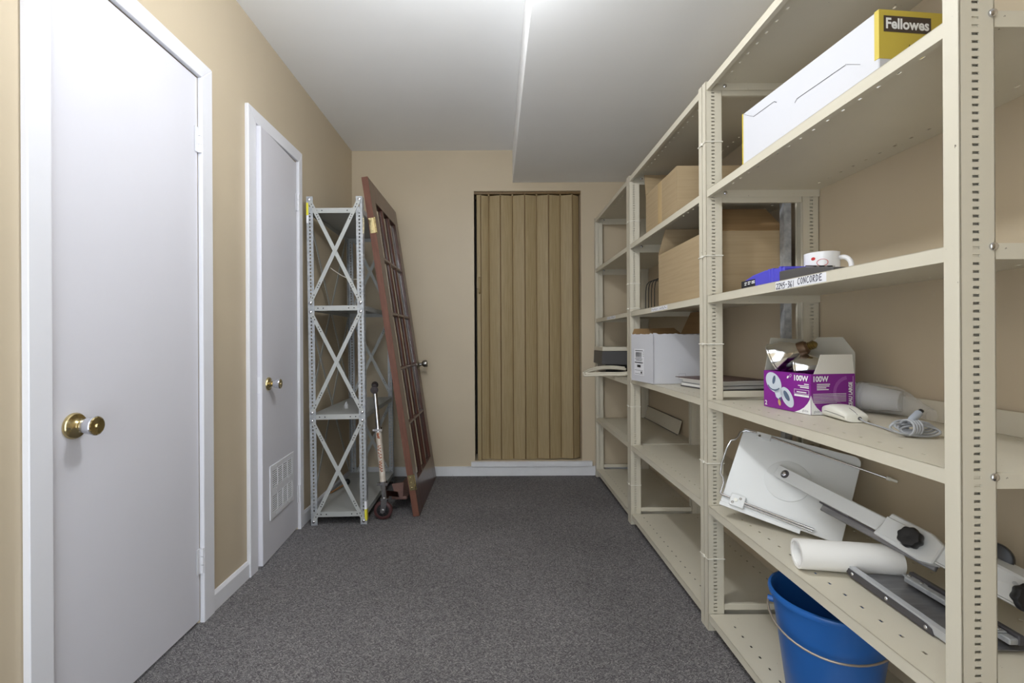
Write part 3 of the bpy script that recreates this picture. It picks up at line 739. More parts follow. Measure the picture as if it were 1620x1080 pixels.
# =================================================================== CARTONS ON THE SHELVES
def carton(name, label, M, w, d, h, mo, mi, flaps, group=None, t=0.004):
    c = thing(name, label, 'box', M, group)
    b = MB(); b.box((0,0,0),(w,d,t)); b.box((0,0,t),(t,d,h)); b.box((w-t,0,t),(w,d,h)); b.box((t,0,t),(w-t,t,h)); b.box((t,d-t,t),(w-t,d,h))
    obj('body', b, mo, c)
    for (a, q, length, up, out, cut) in flaps:
        a, q = V(a), V(q); e = (q-a).normalized(); dvec = V(out)*math.cos(R(up)) + V((0,0,1))*math.sin(R(up))
        pts = [a, q, q + dvec*length - e*cut, a + dvec*length + e*cut]
        b = MB(); b.slab(pts, 0.0035); b.mi = [1]*len(b.mi); b.mi[0] = 0
        obj('flap', b, [mo, mi], c)
    return c
c = carton('cardboard_box', 'plain brown cardboard carton on the second shelf of the middle bay', TRZ((0.79,2.02,1.5695),0), 0.355, 0.42, 0.222, M_card, M_cardin,
       [((0,0.42,0.222),(0.355,0.42,0.222),0.15,62,(0,1,0),0.015)], 'brown cardboard cartons')
b = MB(); b.box((-0.0006,0.19,0.0),(0.0,0.24,0.222)); obj('tape', b, mat('box_tape', (190,164,122), 0.25), c)
c = carton('cardboard_box', 'large open brown cardboard carton with raised flaps on the third shelf', TRZ((0.778,1.717,1.1935),0), 0.293, 0.505, 0.244, M_card, M_cardin,
       [((0.293,0,0.244),(0,0,0.244),0.125,52,(0,1,0),0.03), ((0,0.505,0.244),(0.293,0.505,0.244),0.13,58,(0,-0.9,0),0.012)], 'brown cardboard cartons')
# white torn-top carton
c = thing('white_carton', 'white carton with torn open top and barcode label on the middle bay', 'box', TRZ((0.757,2.237,0.8215), 8))
w, d, h, t = 0.29, 0.25, 0.243, 0.004
b = MB(); b.box((0,0,0),(w,d,t)); b.box((w-t,0,t),(w,d,h)); b.box((t,d-t,t),(w-t,d,h))
random.seed(11)
def torn(p0, p1, thick, n):
    p0, p1 = V(p0), V(p1); pts = [p0, p1]
    for i in range(n+1):
        q = p1.lerp(p0, i/n); pts.append(q + V((0,0,h-t+random.uniform(-0.007,0.003))))
    b.slab(pts, thick)
torn((0,d,t),(0,0,t),t,16); torn((0,0,t),(w,0,t),t,20)
body = obj('body', b, M_cardw, c)
b = MB(); b.slab([(0.003,d-0.004,h),(w-0.003,d-0.004,h),(w-0.03,d+0.03,h+0.035),(0.03,d+0.03,h+0.030)], 0.003); obj('flap', b, M_cardin, c)
b = MB(); b.slab([(w-0.004,0.0,h),(w-0.004,d,h),(w+0.045,d-0.015,h+0.115),(w+0.045,0.015,h+0.115)], 0.003); obj('flap', b, M_cardin, c)
b = MB(); b.slab([(t+0.001,t+0.001,h-0.02),(w-t,t+0.001,h-0.02),(w-t,d-t,h-0.03),(t+0.001,d-t,h-0.03)], 0.003); obj('inner_flap', b, M_cardin, c)
# label on the aisle side: x = 0 face, reading direction towards the camera
o = (-0.0008, 0.212, 0.032); xd, yd = (0,-1,0), (0,0,1)
b = MB(); poly_mb(b, [(0,0),(0.115,0),(0.115,0.135),(0,0.135)], o, xd, yd, 0); obj('label_sheet', b, M_tape, c)
b = MB(); random.seed(5)
x = 0.018
while x < 0.085:
    w_ = random.choice((0.0012,0.002,0.003)); poly_mb(b, [(x,0.095),(x+w_,0.095),(x+w_,0.118),(x,0.118)], o, xd, yd, 0.0004); x += w_+random.choice((0.0012,0.0018))
for (x0, x1, z, hh) in ((0.012,0.10,0.124,0.0035),(0.018,0.085,0.090,0.0025),(0.012,0.095,0.082,0.003),(0.02,0.09,0.074,0.003),(0.006,0.10,0.062,0.005),(0.035,0.075,0.040,0.013),(0.006,0.1,0.024,0.0016),(0.006,0.1,0.006,0.0016),(0.075,0.092,0.010,0.010),(0.102,0.110,0.118,0.003),(0.102,0.110,0.108,0.003),(0.102,0.110,0.098,0.003)):
    poly_mb(b, [(x0,z),(x1,z),(x1,z+hh),(x0,z+hh)], o, xd, yd, 0.0004)
tag(obj('label_print', b, M_blackprint, c), kind='stuff')
b = MB(); stroke_mb(b, [(0.13,0.018),(0.165,0.018),(0.165,0.048),(0.13,0.048),(0.13,0.018)], 0.0012, (0,-0.0006,0), (1,0,0), (0,0,1)); obj('stamp', b, M_greyprint, c)

# white and yellow boxed device on the second shelf of the nearest bay
c = thing('boxed_machine', 'long white box with yellow printed end on the second shelf', 'box', TRZ((0.832,1.006,1.5695), 5.8))
w, d, h = 0.25, 0.470, 0.180
b = MB(); b.box((0,0,0),(w,d,h)); obj('carton', b, M_cardw, c, bevel=0.002)
b = MB(); b.box((-0.0008,-0.0010,h-0.105),(w+0.0008,0.010,h+0.0008)); obj('yellow_end', b, M_yelcard, c)
b = MB(); b.box((-0.0007,d-0.005,0),(0.005,d+0.0006,h)); obj('yellow_edge', b, M_yelcard, c)
b = MB(); poly_mb(b, [(0.010,h-0.047),(0.124,h-0.047),(0.124,h-0.012),(0.010,h-0.012)], (0,-0.0016,0), (1,0,0), (0,0,1)); obj('print_block', b, M_brownprint, c)
b = MB(); text_mb(b, 'Fellowes', 0.0315, (0.0135,-0.0022,h-0.0395), (1,0,0), (0,0,1), 0, bold=0.0010, sx=0.95); tag(obj('lettering', b, M_whiteprint, c), kind='stuff')
b = MB(); poly_mb(b, [(0.07,0.09),(0.073,0.09),(0.073,0.105),(0.0715,0.109),(0.07,0.105)], (0,-0.0016,0), (1,0,0), (0,0,1)); poly_mb(b, [(0.02,0.04),(0.2,0.04),(0.2,0.046),(0.02,0.046)], (0,-0.0016,0), (1,0,0), (0,0,1)); tag(obj('print_mark', b, M_blackprint, c), kind='stuff')
b = MB(); o = (-0.0006, d, 0); xd, yd = (0,-1,0), (0,0,1)
stroke_mb(b, [(0.055,0.147),(0.145,0.147),(0.155,0.140)], 0.0016, o, xd, yd); stroke_mb(b, [(0.225,0.103),(0.232,0.110),(0.385,0.110)], 0.0016, o, xd, yd)
stroke_mb(b, [(0.385,0.112),(0.425,0.088)], 0.0008, o, xd, yd); stroke_mb(b, [(0.055,0.147),(0.005,0.178)], 0.0008, o, xd, yd)
tag(obj('hand_hole_cut', b, M_blackprint, c), kind='stuff')
b = MB(); b.box((0.012,0.012,h+0.0002),(w-0.02,d*0.55,h+0.004)); obj('lid_flap', b, M_cardw, c)

# =================================================================== ITEMS ON THE THIRD SHELF
fr = thing('wire_sorter', 'black wire hoop sorter on the third shelf beside the open carton', 'wire rack', (0.80,2.36,1.1935))
for k in range(4):
    yk = 2.30+k*0.045; b = MB(); b.tube([(0.785,yk,1.1955),(0.785,yk,1.31),(0.80,yk,1.338),(0.835,yk,1.348),(0.87,yk,1.338),(0.885,yk,1.31),(0.885,yk,1.1955)], 0.0022, 6, smooth=2); obj('hoop', b, M_blackpl, fr, True, smooth=50)
for x in (0.785, 0.885): b = MB(); b.tube([(x,2.29,1.1962),(x,2.446,1.1962)], 0.0024, 6); obj('base_wire', b, M_blackpl, fr, True)
# violet case
c = thing('violet_case', 'violet blue plastic case with black printed end beside the coffee mug', 'case', TRZ((0.80,1.290,1.1935), 2))
b = MB(); b.slab([(0,0,0.0),(0,0.21,0.0),(0,0.21,0.026),(0,0.15,0.041),(0,0.09,0.047),(0,0,0.044)], 0.075, (-1,0,0)); obj('shell', b, M_violet, c, bevel=0.003)
for y in (0.010, 0.045, 0.060): b = MB(); b.box((-0.002,y,0.002),(0.077,y+0.010,0.0475)); obj('rib', b, M_violet, c, bevel=0.001)
b = MB(); b.box((-0.0008,0.135,0.0),(0.0,0.2085,0.0285)); obj('printed_label', b, M_blackprint, c)
b = MB()
for (y, z, ww) in ((0.19,0.020,0.012),(0.19,0.014,0.009),(0.172,0.021,0.014),(0.172,0.015,0.010),(0.152,0.021,0.016),(0.152,0.016,0.016)):
    b.box((-0.0014,y-ww,z),(-0.0006,y,z+0.003))
tag(obj('label_print', b, M_whiteprint, c), kind='stuff')
# dark flat keypad
c = thing('flat_keypad', 'flat dark grey keypad device lying in front of the mug', 'device', TRZ((0.787,1.085,1.1935), 1))
b = MB(); b.slab([(0,0,0),(0,0.20,0),(0,0.20,0.031),(0,0.10,0.028),(0,0,0.012)], 0.055, (-1,0,0)); obj('housing', b, M_dkgrey, c, bevel=0.002)
for k in range(5): b = MB(); b.beam((0.004+k*0.010,0.055,0.0225),(0.004+k*0.010,0.095,0.0295),0.006,0.003,(1,0,0)); obj('key', b, M_chrome if k % 2 == 0 else M_blackpl, c)
# mug
c = thing('coffee_mug', 'white ceramic mug with a red ring mark on the third shelf', 'mug', (0.912,1.30,1.1935))
b = MB(); b.lathe([(0.001,0.0),(0.034,0.0),(0.040,0.004),(0.0425,0.02),(0.0425,0.082),(0.0405,0.083),(0.039,0.080),(0.0385,0.02),(0.034,0.006),(0.001,0.005)], (0,0,0), (0,0,1), 40); obj('body', b, M_mug, c, smooth=40)
hd = V((0.62,-0.78,0)).normalized(); b = MB(); b.tube([hd*0.040+V((0,0,0.016)), hd*0.055+V((0,0,0.016)), hd*0.068+V((0,0,0.030)), hd*0.068+V((0,0,0.052)), hd*0.055+V((0,0,0.066)), hd*0.040+V((0,0,0.066))], 0.0065, 10, smooth=2); obj('handle', b, M_mug, c, smooth=60)
def on_mug(a, z): return V((math.cos(a)*0.0428, math.sin(a)*0.0428, z))
b = MB(); ac = R(237); b.tube([on_mug(ac + math.cos(tt)*0.30, 0.052+math.sin(tt)*0.009) for tt in [2*math.pi*i/24 for i in range(24)]], 0.0007, 5, closed=True); obj('ring_mark', b, M_red, c)
b = MB(); b.add([on_mug(R(208) + math.cos(tt)*0.13, 0.064+math.sin(tt)*0.0045) for tt in [2*math.pi*i/14 for i in range(14)]], [tuple(range(14))]); obj('dot_mark', b, M_red, c)

# =================================================================== ITEMS ON THE LAMP SHELF (0.820)
ZS = 0.8215
# album stack in the middle bay
c = thing('paper_pad', 'white paper pads stacked under the brown album on the middle bay', 'paper stack', TRZ((0.90,1.92,ZS), 11.7))
b = MB(); b.box((0.0,0.0,0.0),(0.25,0.235,0.004)); obj('board', b, M_dkgrey, c)
b = MB(); b.box((0.004,0.004,0.004),(0.25,0.235,0.018)); obj('pad', b, M_paper, c, bevel=0.002)
b = MB(); b.box((0.0,-0.003,0.018),(0.25,0.232,0.0195)); obj('divider_sheet', b, M_greyprint, c)
b = MB(); b.box((0.006,0.002,0.0195),(0.248,0.228,0.033)); obj('pad', b, M_paper, c, bevel=0.002)
c = thing('brown_album', 'dark brown covered album lying on top of the white pads', 'album', TRZ((0.893,1.905,ZS+0.0335), 12.5))
b = MB(); b.box((0.004,0.003,0),(0.25,0.24,0.007)); obj('pages', b, M_paper, c)
b = MB(); b.slab([(0.0,0,0.0075),(0.255,0,0.0075),(0.255,0.26,0.0075),(-0.006,0.26,0.0075)], -0.0025, (0,0,1)); obj('cover', b, M_brown, c)

# purple lamp box
Mp = TRZ((0.892,1.318,ZS), 8); PW, PD, PHh = 0.142, 0.188, 0.1155
c = thing('lamp_box', 'open purple printed lamp box holding two reflector bulbs', 'box', Mp)
b = MB(); t = 0.002
b.box((0,0,0),(PW,PD,t)); b.box((0,0,t),(t,PD,PHh)); b.box((PW-t,0,t),(PW,PD,PHh)); b.box((t,0,t),(PW-t,t,PHh)); b.box((t,PD-t,t),(PW-t,PD,PHh))
obj('carton', b, M_purple, c)
b = MB(); b.slab([(0.010,0.0005,PHh),(PW-0.002,0.0005,PHh),(PW-0.002,0.006,PHh+0.055),(0.036,0.006,PHh+0.055),(0.026,0.003,PHh+0.030)], 0.0015); obj('flap', b, mat('flap_white', (222,218,208), 0.6), c)
b = MB(); b.slab([(PW,0.0,PHh-0.002),(PW,PD,PHh-0.002),(PW+0.004,PD,PHh+0.06),(PW+0.010,PD*0.75,PHh+0.105),(PW+0.012,0.05,PHh+0.105),(PW+0.006,0.004,PHh+0.06)], 0.0015); obj('flap', b, M_greycard, c)
b = MB(); b.slab([(0.004,PD,PHh-0.002),(PW,PD,PHh-0.002),(PW+0.008,PD+0.006,PHh+0.098),(0.03,PD+0.006,PHh+0.105)], 0.0015); obj('flap', b, M_greycard, c)
# left (aisle) face prints: origin far-left bottom, x towards camera
o = (-0.0006, PD, 0); xd, yd = (0,-1,0), (0,0,1)
def arc(cx, cy, r0, r1, a0, a1, n=10): return [(cx+r0*math.cos(R(a0+(a1-a0)*i/n)), cy+r1*math.sin(R(a0+(a1-a0)*i/n))) for i in range(n+1)]
b = MB(); poly_mb(b, [(PD,0.0)] + [(PD,0.055)] + [(PD-0.004,0.042),(PD-0.012,0.030),(PD-0.024,0.018),(PD-0.040,0.008),(PD-0.060,0.0)][:], o, xd, yd, 0.0002); obj('white_corner', b, M_whiteprint, c)
b = MB(); poly_mb(b, ell(0.044,0.080,0.037,0.027,-38), o, xd, yd, 0.0003); poly_mb(b, ell(0.100,0.040,0.034,0.020,-52), o, xd, yd, 0.0003); poly_mb(b, [(0.045,0.058),(0.075,0.065),(0.085,0.045),(0.065,0.030),(0.055,0.035)], o, xd, yd, 0.0003); obj('bulb_picture', b, mat('print_pale', (206,214,224), 0.4), c)
b = MB(); poly_mb(b, ell(0.046,0.088,0.006,0.014,-15), o, xd, yd, 0.0006); poly_mb(b, arc(0.047,0.078,0.030,0.024,200,320)+arc(0.047,0.078,0.026,0.020,320,200), o, xd, yd, 0.0006)
poly_mb(b, ell(0.098,0.044,0.018,0.008,-52), o, xd, yd, 0.0006); poly_mb(b, [(0.066,0.034),(0.074,0.036),(0.078,0.028),(0.070,0.026)], o, xd, yd, 0.0006); tag(obj('bulb_picture_shade', b, mat('print_slate', (92,108,132), 0.4), c), kind='stuff')
b = MB(); poly_mb(b, ell(0.069,0.020,0.0055,0.010,15), o, xd, yd, 0.0006); obj('bulb_picture_base', b, mat('print_amber', (206,170,110), 0.4), c)
b = MB(); text_mb(b, '100W', 0.022, (o[0], PD-0.124, 0.094), xd, yd, 0.0004, bold=0.0007, sx=0.98)
text_mb(b, '2', 0.020, (o[0], PD-0.006, 0.006), xd, yd, 0.0004, bold=0.0006)
for (x0, x1, z, hh) in ((0.165,0.182,0.084,0.0025),(0.142,0.182,0.079,0.0022),(0.150,0.182,0.074,0.0028),(0.128,0.182,0.048,0.0055)): poly_mb(b, [(x0,z),(x1,z),(x1,z+hh),(x0,z+hh)], o, xd, yd, 0.0004)
stroke_mb(b, [(0.128,0.056),(0.182,0.056),(0.182,0.068),(0.128,0.068),(0.128,0.056)], 0.001, o, xd, yd, 0.0004); stroke_mb(b, [(0.138,0.061),(0.172,0.061)], 0.003, o, xd, yd, 0.0004)
poly_mb(b, ell(0.103,0.101,0.005,0.003,50), o, xd, yd, 0.0004); stroke_mb(b, ell(0.113,0.106,0.005,0.003,50), 0.001, o, xd, yd, 0.0004)
tag(obj('lettering', b, M_whiteprint, c), kind='stuff')
b = MB(); text_mb(b, 'globe', 0.010, (o[0], PD-0.158, 0.006), xd, yd, 0.0006); tag(obj('lettering', b, M_greyprint, c), kind='stuff')
# camera-side face prints
o = (0,-0.0006,0); xd, yd = (1,0,0), (0,0,1)
b = MB(); poly_mb(b, [(0,0),(0.048,0.0),(0.032,0.008),(0.018,0.020),(0.006,0.036),(0.001,0.052),(0,0.055)], o, xd, yd, 0.0002); obj('white_corner', b, M_whiteprint, c)
b = MB(); poly_mb(b, arc(0.122,0.062,0.052,0.048,100,250)+arc(0.122,0.062,0.042,0.038,250,100), o, xd, yd, 0.0002); obj('pale_arc', b, M_purple2, c)
b = MB(); text_mb(b, '100W', 0.022, (0.004, o[1], 0.094), xd, yd, 0.0004, bold=0.0007, sx=0.9)
for k, (x0, x1, z) in enumerate(((0.018,0.060,0.085),(0.018,0.058,0.080),(0.018,0.048,0.075),(0.018,0.056,0.070))): poly_mb(b, [(x0,z),(x1,z),(x1,z+0.0025),(x0,z+0.0025)], o, xd, yd, 0.0004)
for k in range(7): poly_mb(b, [(0.006,0.058-k*0.0042),(0.112-(0.03 if k == 6 else 0),0.058-k*0.0042),(0.112-(0.03 if k == 6 else 0),0.0592-k*0.0042),(0.006,0.0592-k*0.0042)], o, xd, yd, 0.0004)
text_mb(b, 'FAISCEAU LARGE', 0.0155, (0.131, o[1], -0.006+0.002), (0,0,1), (-1,0,0), 0.0004, bold=0.0006, sx=0.80)
stroke_mb(b, [(0.1345,0.02),(0.1345,0.108)], 0.0008, o, xd, yd, 0.0004)
tag(obj('lettering', b, M_whiteprint, c), kind='stuff')
b = MB(); text_mb(b, 'globe', 0.010, (0.008, o[1], 0.006), xd, yd, 0.0006); tag(obj('lettering', b, M_greyprint, c), kind='stuff')

def bulb(label, rim, ax):
    ax = V(ax).normalized(); rim = V(rim)
    c = thing('reflector_bulb', label, 'bulb', rim, 'reflector bulbs in the lamp box')
    b = MB(); b.lathe([(0.0465,-0.002),(0.0490,0.000),(0.0490,0.003),(0.0470,0.005),(0.0468,0.012),(0.0455,0.024),(0.0425,0.038),(0.0375,0.052),(0.0305,0.064),(0.0225,0.074),(0.018,0.078)], rim, ax, 40); obj('reflector', b, M_silver, c, True, smooth=28)
    b = MB(); b.lathe([(0.0460,-0.0015),(0.040,-0.004),(0.02,-0.006),(0.001,-0.0065)], rim, ax, 36); obj('lens', b, mat('lens_glass', (170,174,176), 0.12, coat=0.2), c, True, smooth=40)
    b = MB(); b.lathe([(0.0205,0.073),(0.0225,0.077),(0.0215,0.094),(0.0155,0.101)], rim, ax, 28); obj('collar', b, M_bulbbase, c, True, smooth=30)
    prof = [(0.0125,0.099)]
    for k in range(5): prof += [(0.0135,(0.101+k*0.004)),(0.0118,(0.103+k*0.004))]
    prof += [(0.009,0.122),(0.004,0.126),(0.001,0.1265)]
    obj('screw_base', MB().lathe(prof, rim, ax, 24), mat('aged_brass', (140,122,80), 0.3, 0.9), c, True, smooth=50)
bulb('reflector bulb lying across the box edge with brass screw base pointing up', (0.884,1.482,0.974), (0.70,-0.62,0.40))
bulb('reflector bulb sunk in the box behind the raised white flap', (0.938,1.450,0.942), (0.72,-0.66,0.14))

# mouse with its cable
c = thing('computer_mouse', 'cream computer mouse with bundled grey cable beside the purple box', 'mouse', TRZ((0.940,1.262,ZS), -8))
def sec(y, w_, h_, z0=0.0): return ((0, y, z0 + h_/2), (w_/2,0,0), (0,0,h_/2))
b = MB(); b.loft([sec(0.062,0.022,0.008), sec(0.058,0.044,0.018), sec(0.045,0.058,0.029), sec(0.02,0.062,0.036), sec(-0.01,0.061,0.036), sec(-0.035,0.059,0.030), sec(-0.055,0.057,0.024), sec(-0.0615,0.054,0.021), sec(-0.063,0.050,0.018)], 28, 4.0); obj('shell', b, M_mouse, c, smooth=40)
b = MB()
for pts in ([(-0.0297,-0.0610,0.0120),(-0.0305,-0.03,0.0150),(-0.0312,0.02,0.0170),(-0.027,0.05,0.013)], [(0,-0.0632,0.0195),(0,-0.055,0.0246),(0,-0.03,0.0322)]): b.tube(pts, 0.0006, 5)
b.lathe([(0.005,0),(0.0035,0.0012)], (0.006,-0.0632,0.010), (0,-1,0), 12); tag(obj('seam', b, M_dkgrey, c), kind='stuff')
pm = ROOT[c.name] @ V((0.006,-0.064,0.010))
Cb = V((0.918,1.030,ZS))
b = MB(); b.tube([pm, pm+V((0.0,-0.015,-0.006)), (0.936,1.160,ZS+0.003), (0.925,1.11,ZS+0.003), (0.912,1.075,ZS+0.003), (0.908,1.055,ZS+0.004)], 0.0021, 7, smooth=2); 
random.seed(21)
for k in range(4):   # long loops of the bundle
    q = []
    for i in range(16):
        a = 2*math.pi*i/16; q.append(Cb + V((0.038*math.cos(a)+0.012, -0.006*math.cos(a)+ (k-1.5)*0.007 + 0.009*math.sin(a), 0.013+k*0.003 + 0.010*math.sin(a))))
    b.tube(q, 0.0024, 7, closed=True)
for k in range(4):   # wraps round the middle
    q = []
    for i in range(12):
        a = 2*math.pi*i/12; q.append(Cb + V((-0.012+k*0.006+0.002*math.sin(a), 0.019*math.cos(a)-0.004, 0.0195+0.017*math.sin(a))))
    b.tube(q, 0.0026, 7, closed=True)
b.tube([Cb+V((-0.01,0.012,0.018)), Cb+V((-0.022,0.002,0.026)), Cb+V((-0.040,-0.002,0.030)), Cb+V((-0.046,0.004,0.018)), Cb+V((-0.034,-0.008,0.008)), Cb+V((-0.014,-0.012,0.006))], 0.0026, 7, smooth=2)
obj('cable', b, M_cord, c, True, smooth=60)
p0, p1 = Cb+V((-0.004,-0.004,0.034)), Cb+V((0.028,0.004,0.056)); dd = (p1-p0).normalized()
b = MB(); b.lathe([(0.003,-0.006),(0.0055,0),(0.0075,0.004),(0.0075,0.029),(0.0068,0.031)], p0, dd, 18); obj('plug', b, M_plug, c, True, smooth=35)
b = MB(); b.lathe([(0.0050,0.031),(0.0050,0.039),(0.0042,0.039),(0.0042,0.033)], p0, dd, 16); obj('plug_sleeve', b, M_blackpl, c, True)

# plastic cups in a clear bag
cu = thing('plastic_cups', 'nested clear plastic cups wrapped in a crumpled clear bag', 'cups', (1.09,1.36,ZS))
cax = V((0.52,-0.85,-0.05)).normalized(); c0 = V((1.090,1.372,ZS+0.044))
for k in range(4):
    o = c0 - cax*(k*0.010)
    b = MB(); b.lathe([(0.040,0),(0.0415,0.002),(0.040,0.004),(0.0385,0.004),(0.030,0.085),(0.001,0.085),(0.001,0.0838),(0.029,0.0838),(0.0375,0.003)], o, cax, 32); obj('cup', b, M_cup, cu, True, smooth=50)
b = MB(); random.seed(9); secs = 15; seg = 26; vs = []; fs = []
side = V((cax.y,-cax.x,0)).normalized(); up = side.cross(cax).normalized()
if up.z < 0: up = -up
for j in range(secs):
    f = j/(secs-1); o = c0 + cax*(-0.03 + 0.215*f)
    rw = 0.044*(1-0.30*max(0,(f-0.35))/0.65) ; rh = 0.044*(1-0.62*max(0,(f-0.35))/0.65)
    if j == 0: rw = rh = 0.030
    for i in range(seg):
        a = 2*math.pi*i/seg; k_ = 1 + (random.uniform(-0.10,0.10) if f > 0.3 else random.uniform(-0.02,0.02)) + 0.05*math.sin(5*a+f*9)
        p = o + side*(rw*math.cos(a)*k_) + up*(rh*math.sin(a)*k_) - V((0,0,1))*(0.022*max(0,f-0.35)/0.65)
        p.z = max(p.z, ZS+0.0012); p.x = min(p.x, 1.1385); vs.append(p)
for j in range(secs-1):
    for i in range(seg): fs.append((j*seg+i, j*seg+(i+1) % seg, (j+1)*seg+(i+1) % seg, (j+1)*seg+i))
b.add(vs, fs); obj('bag', b, M_bag, cu, True, smooth=25)

# =================================================================== ITEMS ON SHELF 0.445
Z5 = 0.4465
BL = V((0.745,1.550,0.499)); e1 = V((0.213,-0.210,-0.044)); e2 = V((0.15,0.06,0.237))
ex = e1.normalized(); ez = e1.cross(e2).normalized(); ey = ez.cross(ex).normalized()
Ma = Matrix(((ex.x,ey.x,ez.x,BL.x),(ex.y,ey.y,ez.y,BL.y),(ex.z,ey.z,ez.z,BL.z),(0,0,0,1)))
arm = thing('swivel_tray_arm', 'pale grey swivel tray on an adjustable arm with black knobs', 'tray arm', Ma)
PWt, PHt = 0.330, 0.268
def rounded(x0, y0, x1, y1, rs, n=6):
    pts = []
    for (cx, cy, r, a0) in ((x1-rs[1], y0+rs[1], rs[1], -90), (x1-rs[2], y1-rs[2], rs[2], 0), (x0+rs[3], y1-rs[3], rs[3], 90), (x0+rs[0], y0+rs[0], rs[0], 180)):
        for i in range(n+1): pts.append((cx+r*math.cos(R(a0+90*i/n)), cy+r*math.sin(R(a0+90*i/n))))
    return pts
b = MB(); b.slab([(x,y,0) for x,y in rounded(0,0,PWt,PHt,(0.004,0.004,0.02,0.004))], 0.006, (0,0,1)); obj('tray_panel', b, M_panel, arm, bevel=0.001)
b = MB(); b.box((0.0,-0.012,-0.004),(PWt*0.70,0.0,0.002)); obj('lower_flange', b, M_panel, arm)
dc = V((0.165,0.132,0))
b = MB(); b.lathe([(0.064,0.0),(0.064,0.003),(0.062,0.004),(0.001,0.004)], dc, (0,0,1), 48); obj('swivel_disc', b, M_panel, arm, smooth=30)
b = MB(); b.tube([(0.085,0.258,0.006),(0.395,0.226,0.006)], 0.0032, 12); r_ = obj('rod', b, M_chrome, arm, smooth=60)
b = MB(); b.lathe([(0.004,0),(0.0062,0.002),(0.0062,0.010),(0.0045,0.012),(0.004,0.026),(0.001,0.027)], (0.392,0.2263,0.006), (1,-0.1,0), 14); obj('rod_tip', b, M_mouse, r_, smooth=40)
b = MB(); b.box((0.045,0.245,0.0),(0.088,0.2645,0.012)); obj('rod_clip', b, M_panel, arm, bevel=0.001)
b = MB(); b.lathe([(0.0045,0),(0.003,0.002)], (0.055,0.252,0.012), (0,0,1), 8); obj('screw', b, M_satin, arm)
b = MB(); b.tube([(0.262,0.014,0.008),(0.01,0.020,0.008),(-0.005,0.021,0.008),(-0.005,0.030,0.008),(-0.005,0.068,0.010),(-0.029,0.092,0.012),(-0.029,0.205,0.012),(-0.010,0.218,0.010),(-0.004,0.258,0.008),(0.05,0.262,0.006)], 0.0032, 10, smooth=1); obj('wire_handle', b, M_chrome, arm, smooth=60)
b = MB(); b.tube([(0.07,0.011,0.006),(0.26,0.007,0.006)], 0.0022, 10); obj('rod', b, M_chrome, arm, smooth=60)
b = MB(); b.box((0.028,-0.002,0.0),(0.072,0.036,0.012)); rc = obj('rod_clip', b, M_panel, arm, bevel=0.0015)
for (x, y) in ((0.038,0.008),(0.058,0.026)): obj('screw', MB().lathe([(0.0045,0),(0.004,0.002),(0.001,0.0028)], (x,y,0.012), (0,0,1), 8), M_satin, rc)
obj('screw', MB().lathe([(0.006,0),(0.006,0.003),(0.001,0.0035)], (0.046,0.018,0.012), (0,0,1), 10), M_mouse, rc)
# arm in world space
A0 = Ma @ V((0.140,0.150,0.016)); Bk = V((0.990,1.105,0.556)); dirA = (Bk-A0).normalized(); Cc = Bk + dirA*0.26
up_w = ey
b = MB(); b.beam(A0 - dirA*0.008, A0.lerp(Bk,0.86), 0.040, 0.016, up_w); obj('arm_bar', b, M_panel, arm, True, bevel=0.003)
nA = dirA.cross(up_w).normalized()
if nA.dot(V((0,-1,0))) < 0: nA = -nA
wA = (up_w - dirA*up_w.dot(dirA)).normalized()
pv = A0 + dirA*0.028 + nA*0.0085
b = MB(); b.lathe([(0.013,0),(0.013,0.001),(0.0095,0.0012)], pv, nA, 24); obj('washer', b, M_rail, arm, True)
b = MB(); b.lathe([(0.0085,0),(0.0085,0.005),(0.006,0.007),(0.001,0.0075)], pv, nA, 6); obj('pivot_bolt', b, M_chrome, arm, True)
b = MB(); b.beam(A0.lerp(Bk,0.42)-wA*0.034+nA*(-0.01), A0.lerp(Bk,1.15)-wA*0.030+nA*(-0.01), 0.018, 0.010, up_w); obj('slide_rail', b, M_steel, arm, True, bevel=0.002)
b = MB(); b.beam(A0.lerp(Bk,0.40)-wA*0.024+nA*(-0.004), A0.lerp(Bk,0.95)-wA*0.024+nA*(-0.004), 0.004, 0.008, up_w); obj('slide_gap_shade', b, M_rail, arm, True)  # solid dark bar put in as the shade between arm and rail
br0, br1 = Bk - dirA*0.072, Bk + dirA*0.060
b = MB(); b.slab([br0-wA*0.030+nA*0.016, Bk+dirA*0.035-wA*0.036+nA*0.016, br1-wA*0.028+nA*0.016, br1+wA*0.022+nA*0.016, Bk+dirA*0.03+wA*0.034+nA*0.016, br0+dirA*0.012+wA*0.036+nA*0.016], 0.032); obj('bracket', b, M_panel, arm, True, bevel=0.003)
b = MB(); b.beam(Bk-dirA*0.062+nA*0.0175, Bk-dirA*0.008+nA*0.0175, 0.046, 0.004, up_w); obj('bracket_plate', b, M_panel, arm, True, bevel=0.001)
kp = Bk + dirA*0.012 + nA*0.016
b = MB(); b.lathe([(0.012,0),(0.012,0.010),(0.022,0.011),(0.0235,0.016),(0.0235,0.026),(0.021,0.030),(0.012,0.031),(0.001,0.029)], kp, nA, 48, lobes=8, lobe_amp=0.055); obj('knob', b, M_blackpl, arm, True, smooth=40)
b = MB(); b.beam(br1-dirA*0.01, Cc, 0.040, 0.014, up_w); obj('arm_bar', b, M_panel, arm, True, bevel=0.002)
for s_ in (-1, 1): b = MB(); b.beam(br1+wA*(s_*0.0215), Cc+wA*(s_*0.0215), 0.003, 0.020, up_w); obj('arm_lip', b, M_panel, arm, True)
b = MB(); b.lathe([(0.030,0),(0.030,0.012),(0.026,0.014),(0.001,0.014)], V((1.055,0.985,0.575)), V((-0.8,-0.5,0.2)), 28); obj('tilt_disc', b, M_blackpl, arm, True, smooth=35)
